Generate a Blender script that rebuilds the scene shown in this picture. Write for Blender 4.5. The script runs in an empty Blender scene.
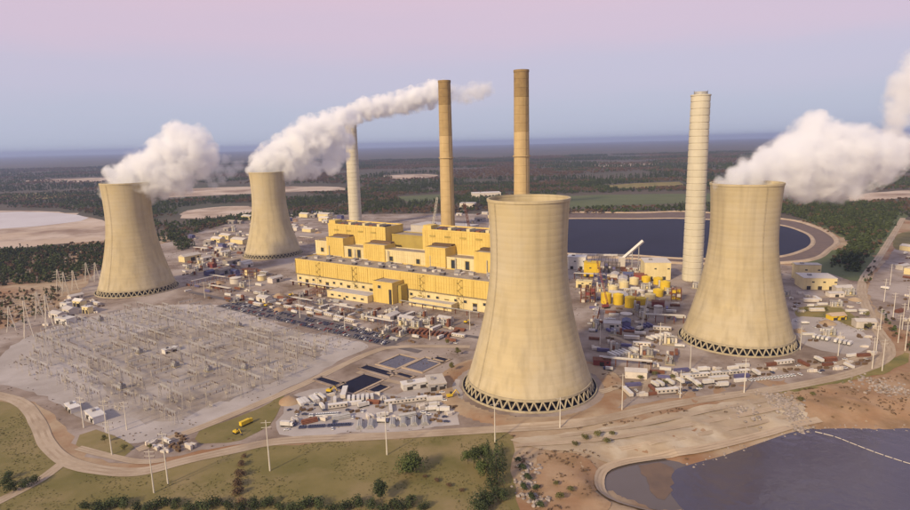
import bpy, bmesh, math, random
import numpy as np
from mathutils import Vector, Matrix, noise

sc = bpy.context.scene
col = sc.collection
PI = math.pi
rad = math.radians

# ------------------------------------------------------------------ camera
EYE = 210.0            # drone height in metres
LENS_PX = 607.0        # 24 mm lens, in units of a 910-pixel-wide frame
PITCH, ROLL = rad(10.45), rad(1.4)
_f = Vector((0, math.cos(PITCH), -math.sin(PITCH)))
_r0 = Vector((1, 0, 0)); _u0 = _r0.cross(_f)
_r = _r0*math.cos(ROLL) - _u0*math.sin(ROLL)
_u = _u0*math.cos(ROLL) + _r0*math.sin(ROLL)
cam_d = bpy.data.cameras.new('camera'); cam = bpy.data.objects.new('camera', cam_d); col.objects.link(cam)
cam_d.sensor_width = 36.0; cam_d.lens = 36.0*LENS_PX/910.0
cam_d.clip_start = 1.0; cam_d.clip_end = 200000.0
cam.matrix_world = Matrix(((_r.x, _u.x, -_f.x, 0), (_r.y, _u.y, -_f.y, 0), (_r.z, _u.z, -_f.z, EYE), (0, 0, 0, 1)))
sc.camera = cam

# ------------------------------------------------------------------ sky, sun, exposure
SUN_AZ, SUN_EL = rad(219.0), rad(27.0)        # compass-like: 0 = +Y (view direction), clockwise; behind the camera on its left
world = bpy.data.worlds.new('World'); sc.world = world; world.use_nodes = True
nt = world.node_tree; nt.nodes.clear()
wo = nt.nodes.new('ShaderNodeOutputWorld')
bg = nt.nodes.new('ShaderNodeBackground')
geo = nt.nodes.new('ShaderNodeTexCoord')
sep = nt.nodes.new('ShaderNodeSeparateXYZ'); nt.links.new(geo.outputs['Generated'], sep.inputs[0])
ramp = nt.nodes.new('ShaderNodeValToRGB')
wmp = nt.nodes.new('ShaderNodeMapping'); wmp.inputs['Scale'].default_value = (2.2, 2.2, 14.0); nt.links.new(geo.outputs['Generated'], wmp.inputs[0])
wnz = nt.nodes.new('ShaderNodeTexNoise'); wnz.inputs['Scale'].default_value = 1.6; wnz.inputs['Detail'].default_value = 6; wnz.inputs['Roughness'].default_value = .6; nt.links.new(wmp.outputs[0], wnz.inputs['Vector'])
wma = nt.nodes.new('ShaderNodeMath'); wma.operation = 'MULTIPLY_ADD'; wma.inputs[1].default_value = .05; nt.links.new(wnz.outputs['Fac'], wma.inputs[0])
wsb = nt.nodes.new('ShaderNodeMath'); wsb.operation = 'SUBTRACT'; wsb.inputs[1].default_value = .025; nt.links.new(sep.outputs['Z'], wsb.inputs[0]); nt.links.new(wsb.outputs[0], wma.inputs[2])
nt.links.new(wma.outputs[0], ramp.inputs[0])          # faint high veil: the colour bands waver a little
ramp.color_ramp.interpolation = 'EASE'
SKY = [(0.0, (0.425, 0.46, 0.56)), (0.035, (0.425, 0.45, 0.565)), (0.10, (0.475, 0.455, 0.575)), (0.17, (0.56, 0.455, 0.56)),
       (0.24, (0.61, 0.46, 0.55)), (0.45, (0.52, 0.46, 0.575)), (1.0, (0.37, 0.40, 0.56))]
cr = ramp.color_ramp
while len(cr.elements) < len(SKY): cr.elements.new(0.5)
for e, (p, c) in zip(cr.elements, SKY):
    e.position = p; e.color = (*c, 1)
nish = nt.nodes.new('ShaderNodeTexSky'); nish.sky_type = 'NISHITA'; nish.sun_disc = False
nish.sun_elevation = SUN_EL; nish.sun_rotation = SUN_AZ; nish.altitude = 200; nish.dust_density = 3
nsc = nt.nodes.new('ShaderNodeVectorMath'); nsc.operation = 'SCALE'; nsc.inputs['Scale'].default_value = 0.05
nt.links.new(nish.outputs[0], nsc.inputs[0])
wmix = nt.nodes.new('ShaderNodeMix'); wmix.data_type = 'RGBA'; wmix.inputs['Factor'].default_value = 0.12
nt.links.new(ramp.outputs[0], wmix.inputs['A']); nt.links.new(nsc.outputs[0], wmix.inputs['B'])
nt.links.new(wmix.outputs['Result'], bg.inputs[0]); bg.inputs[1].default_value = 1.0
nt.links.new(bg.outputs[0], wo.inputs[0])
sun_d = bpy.data.lights.new('sun', 'SUN'); sun = bpy.data.objects.new('sun', sun_d); col.objects.link(sun)
sun_d.energy = 3.4; sun_d.angle = rad(4.0); sun_d.color = (1.0, 0.80, 0.49)
_sd = Vector((math.sin(SUN_AZ)*math.cos(SUN_EL), math.cos(SUN_AZ)*math.cos(SUN_EL), math.sin(SUN_EL)))
sun.rotation_euler = _sd.to_track_quat('Z', 'Y').to_euler()
sc.view_settings.view_transform = 'Standard'; sc.view_settings.look = 'None'
sc.view_settings.exposure = 0.38; sc.view_settings.gamma = 1.0; sc.view_settings.use_curve_mapping = False
sc.render.engine = 'CYCLES'
cy = sc.cycles
cy.max_bounces = 16; cy.diffuse_bounces = 3; cy.glossy_bounces = 2; cy.transmission_bounces = 2; cy.volume_bounces = 14
cy.transparent_max_bounces = 8; cy.use_denoising = True; cy.volume_step_rate = 1.0; cy.volume_max_steps = 128
cy.caustics_reflective = False; cy.caustics_refractive = False

# ------------------------------------------------------------------ helpers
def ray(x, y):
    return _f*LENS_PX + _r*(x-455) + _u*(255-y)
def G(x, y, z=0.0):
    """plan position (metres) of a spot on level z, surveyed from the photograph"""
    d = ray(x, y); t = (z-EYE)/d.z
    return (d.x*t, d.y*t)
def PY(x, y, Y):
    """3-D position at distance Y"""
    d = ray(x, y); t = Y/d.y
    return Vector((d.x*t, Y, EYE+d.z*t))
def G2(pts, z=0.0): return [G(a, b, z) for a, b in pts]

def inpoly(px, py, poly):
    px = np.asarray(px); py = np.asarray(py); ins = np.zeros(px.shape, bool); n = len(poly)
    for i in range(n):
        x1, y1 = poly[i]; x2, y2 = poly[(i+1) % n]
        if y1 == y2: continue
        c = ((y1 > py) != (y2 > py)) & (px < (x2-x1)*(py-y1)/(y2-y1)+x1)
        ins ^= c
    return ins
def sdist(px, py, poly):
    px = np.asarray(px, float); py = np.asarray(py, float); d = np.full(px.shape, 1e18); n = len(poly)
    for i in range(n):
        x1, y1 = poly[i]; x2, y2 = poly[(i+1) % n]; ex, ey = x2-x1, y2-y1
        t = np.clip(((px-x1)*ex+(py-y1)*ey)/(ex*ex+ey*ey+1e-9), 0, 1)
        d = np.minimum(d, (px-x1-t*ex)**2+(py-y1-t*ey)**2)
    d = np.sqrt(d); d[inpoly(px, py, poly)] *= -1
    return d
def spline(pts, step=6.0, closed=False):
    P = [Vector((p[0], p[1])) for p in pts]; n = len(P); out = []
    for i in range(n if closed else n-1):
        if closed: a, b, c, d = P[i-1], P[i], P[(i+1) % n], P[(i+2) % n]
        else: a, b, c, d = P[max(i-1, 0)], P[i], P[i+1], P[min(i+2, n-1)]
        k = max(1, int((c-b).length/step))
        for j in range(k):
            t = j/k
            out.append(0.5*((2*b)+(c-a)*t+(2*a-5*b+4*c-d)*t*t+(3*b-a-3*c+d)*t**3))
    if not closed: out.append(P[-1])
    return out

def put(o, label=None, cat=None, group=None, kind=None):
    if label: o['label'] = label
    if cat: o['category'] = cat
    if group: o['group'] = group
    if kind: o['kind'] = kind
    return o
def empty(name, loc=(0, 0, 0), rz=0.0):
    o = bpy.data.objects.new(name, None); o.location = loc; o.rotation_euler = (0, 0, rz); o.empty_display_size = 2
    col.objects.link(o); return o
def copy_tree(o, parent=None):
    c = o.copy(); col.objects.link(c)
    if parent is not None: c.parent = parent
    for ch in o.children: copy_tree(ch, c)
    return c

class MB:
    def __init__(s): s.v = []; s.f = []; s.m = []
    def face(s, idx, mi=0): s.f.append(idx); s.m.append(mi)
    def box(s, x, y, z, sx, sy, sz, rz=0.0, mi=0, taper=1.0):
        """centre x,y; z = bottom"""
        b = len(s.v); c, n = math.cos(rz), math.sin(rz)
        for k, zz in ((1.0, z), (taper, z+sz)):
            for ax, ay in ((-1, -1), (1, -1), (1, 1), (-1, 1)):
                lx, ly = ax*sx/2*k, ay*sy/2*k
                s.v.append((x+lx*c-ly*n, y+lx*n+ly*c, zz))
        for q in ((0, 3, 2, 1), (4, 5, 6, 7), (0, 1, 5, 4), (1, 2, 6, 5), (2, 3, 7, 6), (3, 0, 4, 7)):
            s.face(tuple(b+i for i in q), mi)
        return s
    def cyl(s, x, y, z0, z1, r0, r1=None, n=16, mi=0, cap=True):
        r1 = r0 if r1 is None else r1; b = len(s.v)
        for i in range(n):
            a = 2*PI*i/n; s.v.append((x+r0*math.cos(a), y+r0*math.sin(a), z0))
        for i in range(n):
            a = 2*PI*i/n; s.v.append((x+r1*math.cos(a), y+r1*math.sin(a), z1))
        for i in range(n):
            j = (i+1) % n; s.face((b+i, b+j, b+n+j, b+n+i), mi)
        if cap:
            s.face(tuple(b+n+i for i in range(n)), mi); s.face(tuple(b+i for i in reversed(range(n))), mi)
        return s
    def lathe(s, prof, n=48, mi=0, x=0.0, y=0.0, closed=False, a0=0.0):
        b = len(s.v); k = len(prof)
        for r, z in prof:
            for i in range(n):
                a = a0+2*PI*i/n; s.v.append((x+r*math.cos(a), y+r*math.sin(a), z))
        for q in range(k if closed else k-1):
            q2 = (q+1) % k
            for i in range(n):
                j = (i+1) % n; s.face((b+q*n+i, b+q*n+j, b+q2*n+j, b+q2*n+i), mi)
        return s
    def beam(s, p, q, w, n=4, mi=0, w2=None):
        p, q = Vector(p), Vector(q); d = (q-p)
        if d.length < 1e-6: return s
        d.normalize(); a = d.orthogonal().normalized(); c = d.cross(a); b = len(s.v)
        for o, r in ((p, w), (q, w if w2 is None else w2)):
            for i in range(n):
                t = 2*PI*(i+.5)/n; s.v.append(tuple(o+(a*math.cos(t)+c*math.sin(t))*r*.7))
        for i in range(n):
            j = (i+1) % n; s.face((b+i, b+j, b+n+j, b+n+i), mi)
        s.face(tuple(b+n+i for i in range(n)), mi); s.face(tuple(b+i for i in reversed(range(n))), mi)
        return s
    def gable(s, x, y, z, sx, sy, h, rz=0.0, mi=0, over=0.5):
        """ridge along local x"""
        b = len(s.v); c, n = math.cos(rz), math.sin(rz); ex, ey = sx/2+over, sy/2+over
        for lx, ly, zz in ((-ex, -ey, z), (ex, -ey, z), (ex, ey, z), (-ex, ey, z), (-ex, 0, z+h), (ex, 0, z+h)):
            s.v.append((x+lx*c-ly*n, y+lx*n+ly*c, zz))
        for q in ((0, 1, 5, 4), (2, 3, 4, 5), (1, 2, 5), (3, 0, 4), (0, 3, 2, 1)): s.face(tuple(b+i for i in q), mi)
        return s
    def mesh(s, name, mats, smooth=False):
        me = bpy.data.meshes.new(name); me.from_pydata(s.v, [], s.f)
        for m in (mats if isinstance(mats, (list, tuple)) else [mats]): me.materials.append(m)
        if len(me.materials) > 1: me.polygons.foreach_set('material_index', s.m)
        if smooth: me.polygons.foreach_set('use_smooth', [True]*len(me.polygons))
        me.update(); return me
    def build(s, name, mats, parent=None, loc=(0, 0, 0), rz=0.0, smooth=False):
        o = bpy.data.objects.new(name, s.mesh(name, mats, smooth)); o.location = loc; o.rotation_euler = (0, 0, rz)
        col.objects.link(o)
        if parent is not None: o.parent = parent
        return o

def mat(name, c1, c2=None, scale=0.1, rough=0.85, detail=5, bump=0.0, c3=None, s3=0.01, vary=0.0, stretch=(1, 1, 1), space='obj', metal=0.0, lo=.35, hi=.65, streak=None, bscale=None, band=None):
    m = bpy.data.materials.new(name); m.use_nodes = True; t = m.node_tree; N = t.nodes; Lk = t.links
    bs = N['Principled BSDF']; bs.inputs['Roughness'].default_value = rough; bs.inputs['Metallic'].default_value = metal
    if 'Specular IOR Level' in bs.inputs: bs.inputs['Specular IOR Level'].default_value = 0.25
    if space == 'obj':
        tc = N.new('ShaderNodeTexCoord'); src = tc.outputs['Object']
    else:
        tc = N.new('ShaderNodeNewGeometry'); src = tc.outputs['Position']
    mp = N.new('ShaderNodeMapping'); mp.inputs['Scale'].default_value = stretch; Lk.new(src, mp.inputs[0])
    cur = None
    if c2 is None: c2 = tuple(v*.85 for v in c1)
    nz = N.new('ShaderNodeTexNoise'); nz.inputs['Scale'].default_value = scale; nz.inputs['Detail'].default_value = detail; nz.inputs['Roughness'].default_value = .62
    Lk.new(mp.outputs[0], nz.inputs['Vector'])
    rp = N.new('ShaderNodeValToRGB'); rp.color_ramp.elements[0].position = lo; rp.color_ramp.elements[1].position = hi
    rp.color_ramp.elements[0].color = (*c1, 1); rp.color_ramp.elements[1].color = (*c2, 1)
    Lk.new(nz.outputs['Fac'], rp.inputs[0]); cur = rp.outputs[0]
    if c3 is not None:
        n3 = N.new('ShaderNodeTexNoise'); n3.inputs['Scale'].default_value = s3; n3.inputs['Detail'].default_value = 6; n3.inputs['Roughness'].default_value = .65
        Lk.new(src, n3.inputs['Vector'])
        r3 = N.new('ShaderNodeValToRGB'); r3.color_ramp.elements[0].position = .46; r3.color_ramp.elements[1].position = .62
        Lk.new(n3.outputs['Fac'], r3.inputs[0])
        mx = N.new('ShaderNodeMix'); mx.data_type = 'RGBA'; Lk.new(r3.outputs[0], mx.inputs['Factor']); Lk.new(cur, mx.inputs['A']); mx.inputs['B'].default_value = (*c3, 1)
        cur = mx.outputs['Result']
    if streak is not None:            # rain streaks: noise stretched along z
        sm = N.new('ShaderNodeMapping'); sm.inputs['Scale'].default_value = (streak[1], streak[1], streak[2]); Lk.new(src, sm.inputs[0])
        sn = N.new('ShaderNodeTexNoise'); sn.inputs['Scale'].default_value = 1.0; sn.inputs['Detail'].default_value = 4; Lk.new(sm.outputs[0], sn.inputs['Vector'])
        sr = N.new('ShaderNodeValToRGB'); sr.color_ramp.elements[0].position = .45; sr.color_ramp.elements[1].position = .75
        sr.color_ramp.elements[1].color = (streak[3],)*3+(1,); Lk.new(sn.outputs['Fac'], sr.inputs[0])
        mx = N.new('ShaderNodeMix'); mx.data_type = 'RGBA'; Lk.new(sr.outputs[0], mx.inputs['Factor']); Lk.new(cur, mx.inputs['A']); mx.inputs['B'].default_value = (*streak[0], 1)
        cur = mx.outputs['Result']
    if band is not None:              # every concrete pour has its own tone
        sp = N.new('ShaderNodeSeparateXYZ'); Lk.new(src, sp.inputs[0]); dv = N.new('ShaderNodeMath'); dv.operation = 'DIVIDE'; dv.inputs[1].default_value = band[0]; Lk.new(sp.outputs['Z'], dv.inputs[0])
        fl = N.new('ShaderNodeMath'); fl.operation = 'FLOOR'; Lk.new(dv.outputs[0], fl.inputs[0]); wn = N.new('ShaderNodeTexWhiteNoise'); wn.noise_dimensions = '1D'; Lk.new(fl.outputs[0], wn.inputs['W'])
        b1 = N.new('ShaderNodeMapRange'); b1.inputs[3].default_value = 1-band[1]; b1.inputs[4].default_value = 1+band[1]; Lk.new(wn.outputs['Value'], b1.inputs[0])
        bv = N.new('ShaderNodeVectorMath'); bv.operation = 'SCALE'; Lk.new(cur, bv.inputs[0]); Lk.new(b1.outputs[0], bv.inputs['Scale']); cur = bv.outputs[0]
    if vary:
        oi = N.new('ShaderNodeObjectInfo'); mr = N.new('ShaderNodeMapRange'); mr.inputs[3].default_value = 1-vary; mr.inputs[4].default_value = 1+vary
        Lk.new(oi.outputs['Random'], mr.inputs[0]); vm = N.new('ShaderNodeVectorMath'); vm.operation = 'SCALE'
        Lk.new(cur, vm.inputs[0]); Lk.new(mr.outputs[0], vm.inputs['Scale']); cur = vm.outputs[0]
    Lk.new(cur, bs.inputs['Base Color'])
    if bump:
        bn = N.new('ShaderNodeBump'); bn.inputs['Strength'].default_value = 1.0; bn.inputs['Distance'].default_value = bump
        if bscale:
            nb = N.new('ShaderNodeTexNoise'); nb.inputs['Scale'].default_value = bscale; nb.inputs['Detail'].default_value = 4; Lk.new(src, nb.inputs['Vector']); Lk.new(nb.outputs['Fac'], bn.inputs['Height'])
        else: Lk.new(nz.outputs['Fac'], bn.inputs['Height'])
        Lk.new(bn.outputs[0], bs.inputs['Normal'])
    return m

M = {}
M['concrete'] = mat('tower_concrete', (.475, .39, .24), (.41, .335, .205), .035, .9, 6, streak=((.285, .235, .155), .17, .005, .55), stretch=(.5, .5, .9), vary=.05, band=(5.5, .022), c3=(.46, .39, .27), s3=.02)
M['concrete_dark'] = mat('stained_concrete', (.26, .21, .13), (.19, .15, .095), .2, .9)
M['leg_conc'] = mat('leg_concrete', (.42, .36, .25), (.32, .27, .19), .3, .9)
M['stack_old'] = mat('old_chimney_concrete', (.52, .385, .20), (.44, .32, .16), .06, .9, 5, streak=((.34, .235, .12), .3, .008, .4))
M['stack_new'] = mat('pale_chimney_concrete', (.56, .51, .40), (.50, .45, .35), .05, .9, 5, streak=((.40, .36, .28), .25, .01, .4), vary=.03)
M['stack_cap'] = mat('sooty_chimney_top', (.30, .205, .09), (.23, .155, .07), .15, .9)
M['stack_mid'] = mat('smoke_stained_concrete', (.42, .30, .145), (.34, .24, .115), .08, .9, streak=((.30, .205, .09), .3, .01, .6))
M['yellow'] = mat('yellow_cladding', (.67, .495, .145), (.60, .43, .12), .05, .7, streak=((.46, .32, .09), .35, .02, .5))
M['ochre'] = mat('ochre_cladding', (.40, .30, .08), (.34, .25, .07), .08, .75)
M['cream'] = mat('cream_cladding', (.70, .59, .33), (.61, .50, .27), .06, .7, streak=((.46, .37, .20), .3, .02, .4))
M['seam'] = mat('yellow_trim', (.62, .45, .13), (.55, .39, .105), .2, .7)
M['seam_pale'] = mat('cream_trim', (.62, .51, .28), (.55, .45, .24), .2, .7)
M['roof'] = mat('grey_roof', (.36, .30, .24), (.26, .21, .17), .08, .9)
M['roof_pale'] = mat('pale_roof', (.50, .46, .44), (.40, .37, .36), .08, .9)
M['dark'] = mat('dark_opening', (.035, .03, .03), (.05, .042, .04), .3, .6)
M['glass'] = mat('dark_window_glass', (.03, .035, .045), (.045, .05, .06), .3, .15)
M['steel'] = mat('galvanised_steel', (.45, .43, .42), (.36, .35, .34), .5, .6, metal=.2, vary=.15)
M['steel_pale'] = mat('pale_steel', (.62, .57, .50), (.52, .48, .42), .5, .6, vary=.1)
M['steel_yard'] = mat('weathered_steel', (.47, .42, .36), (.38, .34, .29), .5, .7, vary=.15)
M['steel_dark'] = mat('dark_steel', (.12, .10, .10), (.08, .07, .07), .5, .6)
M['white'] = mat('white_paint', (.62, .59, .56), (.54, .51, .49), .4, .6, vary=.1)
M['offwhite'] = mat('offwhite_sheet', (.58, .52, .46), (.50, .45, .40), .3, .7, vary=.15)
M['grey'] = mat('grey_sheet', (.30, .28, .28), (.24, .22, .22), .3, .7, vary=.2)
M['blue'] = mat('blue_paint', (.09, .10, .19), (.07, .08, .15), .3, .6, vary=.2)
M['purple'] = mat('dusky_blue_paint', (.13, .12, .24), (.10, .09, .19), .3, .6, vary=.2)
M['red'] = mat('red_paint', (.24, .06, .055), (.19, .05, .045), .3, .6, vary=.2)
M['rust'] = mat('rust_red_steel', (.20, .085, .05), (.15, .06, .04), .4, .8, vary=.2)
M['tankyellow'] = mat('bright_yellow_paint', (.66, .46, .03), (.58, .39, .03), .2, .6, vary=.08)
M['black'] = mat('black_paint', (.02, .02, .022), (.03, .03, .03), .4, .4)
M['tyre'] = mat('tyre_rubber', (.02, .02, .02), (.03, .03, .03), 2, .9)
M['brown'] = mat('brown_timber', (.16, .10, .06), (.11, .07, .04), .5, .9, vary=.2)
M['carblue'] = mat('dark_blue_car_paint', (.05, .055, .12), (.05, .055, .12), 1, .35)
M['cargrey'] = mat('grey_car_paint', (.16, .155, .18), (.16, .155, .18), 1, .35)
M['carwhite'] = mat('white_car_paint', (.66, .65, .66), (.66, .65, .66), 1, .35)
M['carred'] = mat('red_car_paint', (.25, .04, .04), (.25, .04, .04), 1, .35)
# ground covers
M['dirt'] = mat('dirt', (.29, .195, .12), (.42, .325, .22), .03, .95, 9, bump=.6, c3=(.27, .145, .075), s3=.009, space='pos')
M['forestfloor'] = mat('woodland', (.082, .068, .046), (.120, .088, .066), .0022, .95, 9, c3=(.066, .068, .042), s3=.0011, space='pos')
M['yard'] = mat('yard_gravel', (.31, .245, .205), (.155, .11, .082), .03, .95, 12, c3=(.37, .31, .275), s3=.012, space='pos', bump=.3)
M['gravel'] = mat('pale_gravel', (.385, .34, .315), (.31, .27, .245), .02, .95, 9, c3=(.45, .405, .385), s3=.009, space='pos', bump=.15, bscale=.6)
M['worn'] = mat('worn_gravel', (.345, .295, .255), (.245, .20, .165), .03, .95, 11, c3=(.38, .335, .305), s3=.02, space='pos', bump=.15, bscale=.6)
M['grass'] = mat('rough_grass', (.135, .118, .038), (.215, .170, .070), .022, .95, 12, c3=(.25, .19, .095), s3=.012, space='pos', bump=.5)
M['drygrass'] = mat('dry_grass', (.20, .165, .05), (.27, .20, .075), .03, .95, 9, c3=(.13, .125, .04), s3=.02, space='pos')
M['road'] = mat('sandy_track', (.44, .35, .26), (.37, .29, .21), .05, .95, 7, c3=(.33, .25, .175), s3=.03, space='pos')
M['rut'] = mat('wheel_ruts', (.36, .275, .195), (.30, .225, .155), .07, .95, 7, c3=(.42, .33, .24), s3=.04, space='pos')
M['asphalt'] = mat('asphalt', (.15, .125, .125), (.11, .095, .095), .08, .9, 7, space='pos')
M['beach'] = mat('pale_shore', (.46, .36, .26), (.36, .27, .19), .05, .95, 7, space='pos')
M['sand'] = mat('pale_sand', (.44, .33, .235), (.55, .45, .37), .006, .95, 8, c3=(.25, .17, .12), s3=.004, space='pos')
M['ash'] = mat('pale_ash', (.50, .46, .47), (.56, .53, .54), .006, .9, 6, space='pos')
M['field'] = mat('green_field', (.085, .105, .042), (.115, .125, .055), .01, .95, 6, space='pos')
M['mud'] = mat('wet_mud', (.17, .115, .085), (.12, .085, .07), .06, .7, 7, space='pos')
M['clay'] = mat('red_clay', (.30, .175, .095), (.37, .25, .155), .04, .95, 9, c3=(.24, .15, .08), s3=.03, space='pos', bump=.6)
M['bank'] = mat('pale_eroded_bank', (.43, .345, .25), (.33, .25, .17), .05, .95, 10, c3=(.47, .40, .31), s3=.02, space='pos', bump=.7, stretch=(.35, 1.2, 1))
M['rock'] = mat('riprap_rock', (.33, .28, .25), (.22, .18, .16), .3, .95, vary=.25)
M['bark'] = mat('bark', (.09, .065, .045), (.06, .045, .03), 1, .95)
M['leaf_dark'] = mat('dark_leaves', (.038, .052, .022), (.060, .074, .030), .15, .9, vary=.3)
M['leaf_mid'] = mat('green_leaves', (.048, .066, .020), (.080, .098, .032), .15, .9, vary=.3)
M['leaf_brown'] = mat('autumn_leaves', (.105, .068, .040), (.155, .098, .060), .15, .9, vary=.3)
M['leaf_olive'] = mat('olive_leaves', (.115, .110, .038), (.155, .135, .055), .15, .9, vary=.3)

def water(name, c, rough, bscale, bdist):
    m = mat(name, c, tuple(v*.8 for v in c), .01, rough, 3, space='pos'); bs = m.node_tree.nodes['Principled BSDF']
    bs.inputs['Specular IOR Level'].default_value = .5
    N = m.node_tree.nodes; g = N.new('ShaderNodeNewGeometry'); n = N.new('ShaderNodeTexNoise'); n.inputs['Scale'].default_value = bscale; n.inputs['Detail'].default_value = 5
    b = N.new('ShaderNodeBump'); b.inputs['Distance'].default_value = bdist
    m.node_tree.links.new(g.outputs['Position'], n.inputs['Vector']); m.node_tree.links.new(n.outputs['Fac'], b.inputs['Height']); m.node_tree.links.new(b.outputs[0], bs.inputs['Normal'])
    return m
def windy(m, r0, r1, sc_):
    N = m.node_tree.nodes; g = N.new('ShaderNodeNewGeometry'); n = N.new('ShaderNodeTexNoise'); n.inputs['Scale'].default_value = sc_; n.inputs['Detail'].default_value = 5
    mp = N.new('ShaderNodeMapping'); mp.inputs['Scale'].default_value = (.5, 1.6, 1); m.node_tree.links.new(g.outputs['Position'], mp.inputs[0]); m.node_tree.links.new(mp.outputs[0], n.inputs['Vector'])
    r = N.new('ShaderNodeMapRange'); r.inputs[1].default_value = .35; r.inputs[2].default_value = .65; r.inputs[3].default_value = r0; r.inputs[4].default_value = r1
    m.node_tree.links.new(n.outputs['Fac'], r.inputs[0]); m.node_tree.links.new(r.outputs[0], N['Principled BSDF'].inputs['Roughness'])
M['lake'] = water('lake_water', (.062, .054, .088), .12, .12, .5)
M['darkwater'] = water('dark_water', (.010, .012, .034), .5, .05, .15); M['darkwater'].node_tree.nodes['Principled BSDF'].inputs['Specular IOR Level'].default_value = .06
M['pondwater'] = water('pond_water', (.05, .05, .075), .15, .1, .2)
windy(M['lake'], .04, .38, .012)
M['mudwater'] = water('muddy_water', (.12, .095, .085), .2, .1, .2)

# ------------------------------------------------------------------ plan of the place (metres)
LAKE_Z = -6.0
LAKE = [(p.x, p.y) for p in spline(G2([(720, 545), (690, 516), (672, 496), (669, 474), (692, 464), (722, 456), (760, 443), (797, 431), (832, 427), (870, 428), (915, 427), (985, 425), (1120, 440), (1100, 620), (900, 640)], LAKE_Z), 8, True)]
POND = [(p.x, p.y) for p in spline(G2([(604, 486), (606, 471), (622, 463), (648, 459), (676, 460), (690, 470), (690, 500), (676, 512), (640, 506), (616, 498)], LAKE_Z), 5, True)]
T3 = (62.0, 503.0); T4 = (295.0, 612.0); T1 = (-491.0, 915.0); T2 = (-363.0, 1195.0)

def relief(x, y):
    x = np.asarray(x, float); y = np.asarray(y, float)
    def sm(t): t = np.clip(t, 0, 1); return t*t*(3-2*t)
    d1 = sdist(x, y, LAKE); d2 = sdist(x, y, POND)
    h = np.zeros(x.shape)
    for d, wdt in ((d1, 34.0), (d2, 16.0)):
        hh = np.where(d > 0, LAKE_Z*(1-sm(d/wdt)), LAKE_Z-3*sm(-d/14))
        h = np.minimum(h, hh)
    r3 = np.hypot(x-T3[0], y-T3[1])                       # low earth ring round the middle tower
    h = h+1.6*np.exp(-((r3-74)/4.5)**2)*(h > -.5)
    return h

# ------------------------------------------------------------------ ground: one sheet, finer where the plant stands
GX0, GX1, GY0, GY1, GS = -900, 1100, 200, 1500, 5
nx, ny = (GX1-GX0)//GS+1, (GY1-GY0)//GS+1
gx, gy = np.meshgrid(np.linspace(GX0, GX1, nx), np.linspace(GY0, GY1, ny))
gz = relief(gx.ravel(), gy.ravel()).reshape(gx.shape)
rng = np.random.default_rng(3)
dl = sdist(gx.ravel(), gy.ravel(), LAKE).reshape(gx.shape)
rough_zone = np.clip((90-dl)/60, 0, 1)*(dl > 6)
fr = np.array([noise.fractal(Vector((a/18, b/18, 0)), 1, 2, 4) if w > 0 else 0 for a, b, w in zip(gx.ravel(), gy.ravel(), rough_zone.ravel())]).reshape(gx.shape)
gz = gz + fr*1.3*rough_zone - .02
def full_relief(xs, ys):
    d = sdist(xs, ys, LAKE); w = np.clip((90-d)/60, 0, 1)*(d > 6)
    return relief(xs, ys)+1.3*w*np.array([noise.fractal(Vector((a/18, b/18, 0)), 1, 2, 4) for a, b in zip(xs, ys)])-.02
gz[0, :] = gz[-1, :] = gz[:, 0] = gz[:, -1] = 0
FARG = 45000
verts = [(a, b, c) for a, b, c in zip(gx.ravel(), gy.ravel(), gz.ravel())]
faces = []; mi = []
for j in range(ny-1):
    for i in range(nx-1):
        a = j*nx+i; faces.append((a, a+1, a+nx+1, a+nx)); mi.append(0)
b0 = len(verts)
verts += [(-FARG, -FARG, 0), (FARG, -FARG, 0), (FARG, FARG, 0), (-FARG, FARG, 0)]
c00, c10, c01, c11 = 0, nx-1, (ny-1)*nx, ny*nx-1
faces += [(b0, b0+1, *range(c10, c00-1, -1)), (b0+1, b0+2, *range(c11, c10-1, -nx)), (b0+2, b0+3, *range(c01, c11+1)), (b0+3, b0, *range(c00, c01+1, nx))]
mi += [1]*4
me = bpy.data.meshes.new('ground'); me.from_pydata(verts, [], faces); me.materials.append(M['dirt']); me.materials.append(M['forestfloor'])
me.polygons.foreach_set('material_index', mi); me.polygons.foreach_set('use_smooth', [True]*len(faces)); me.update()
ground = bpy.data.objects.new('ground', me); col.objects.link(ground); put(ground, kind='structure')

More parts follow.
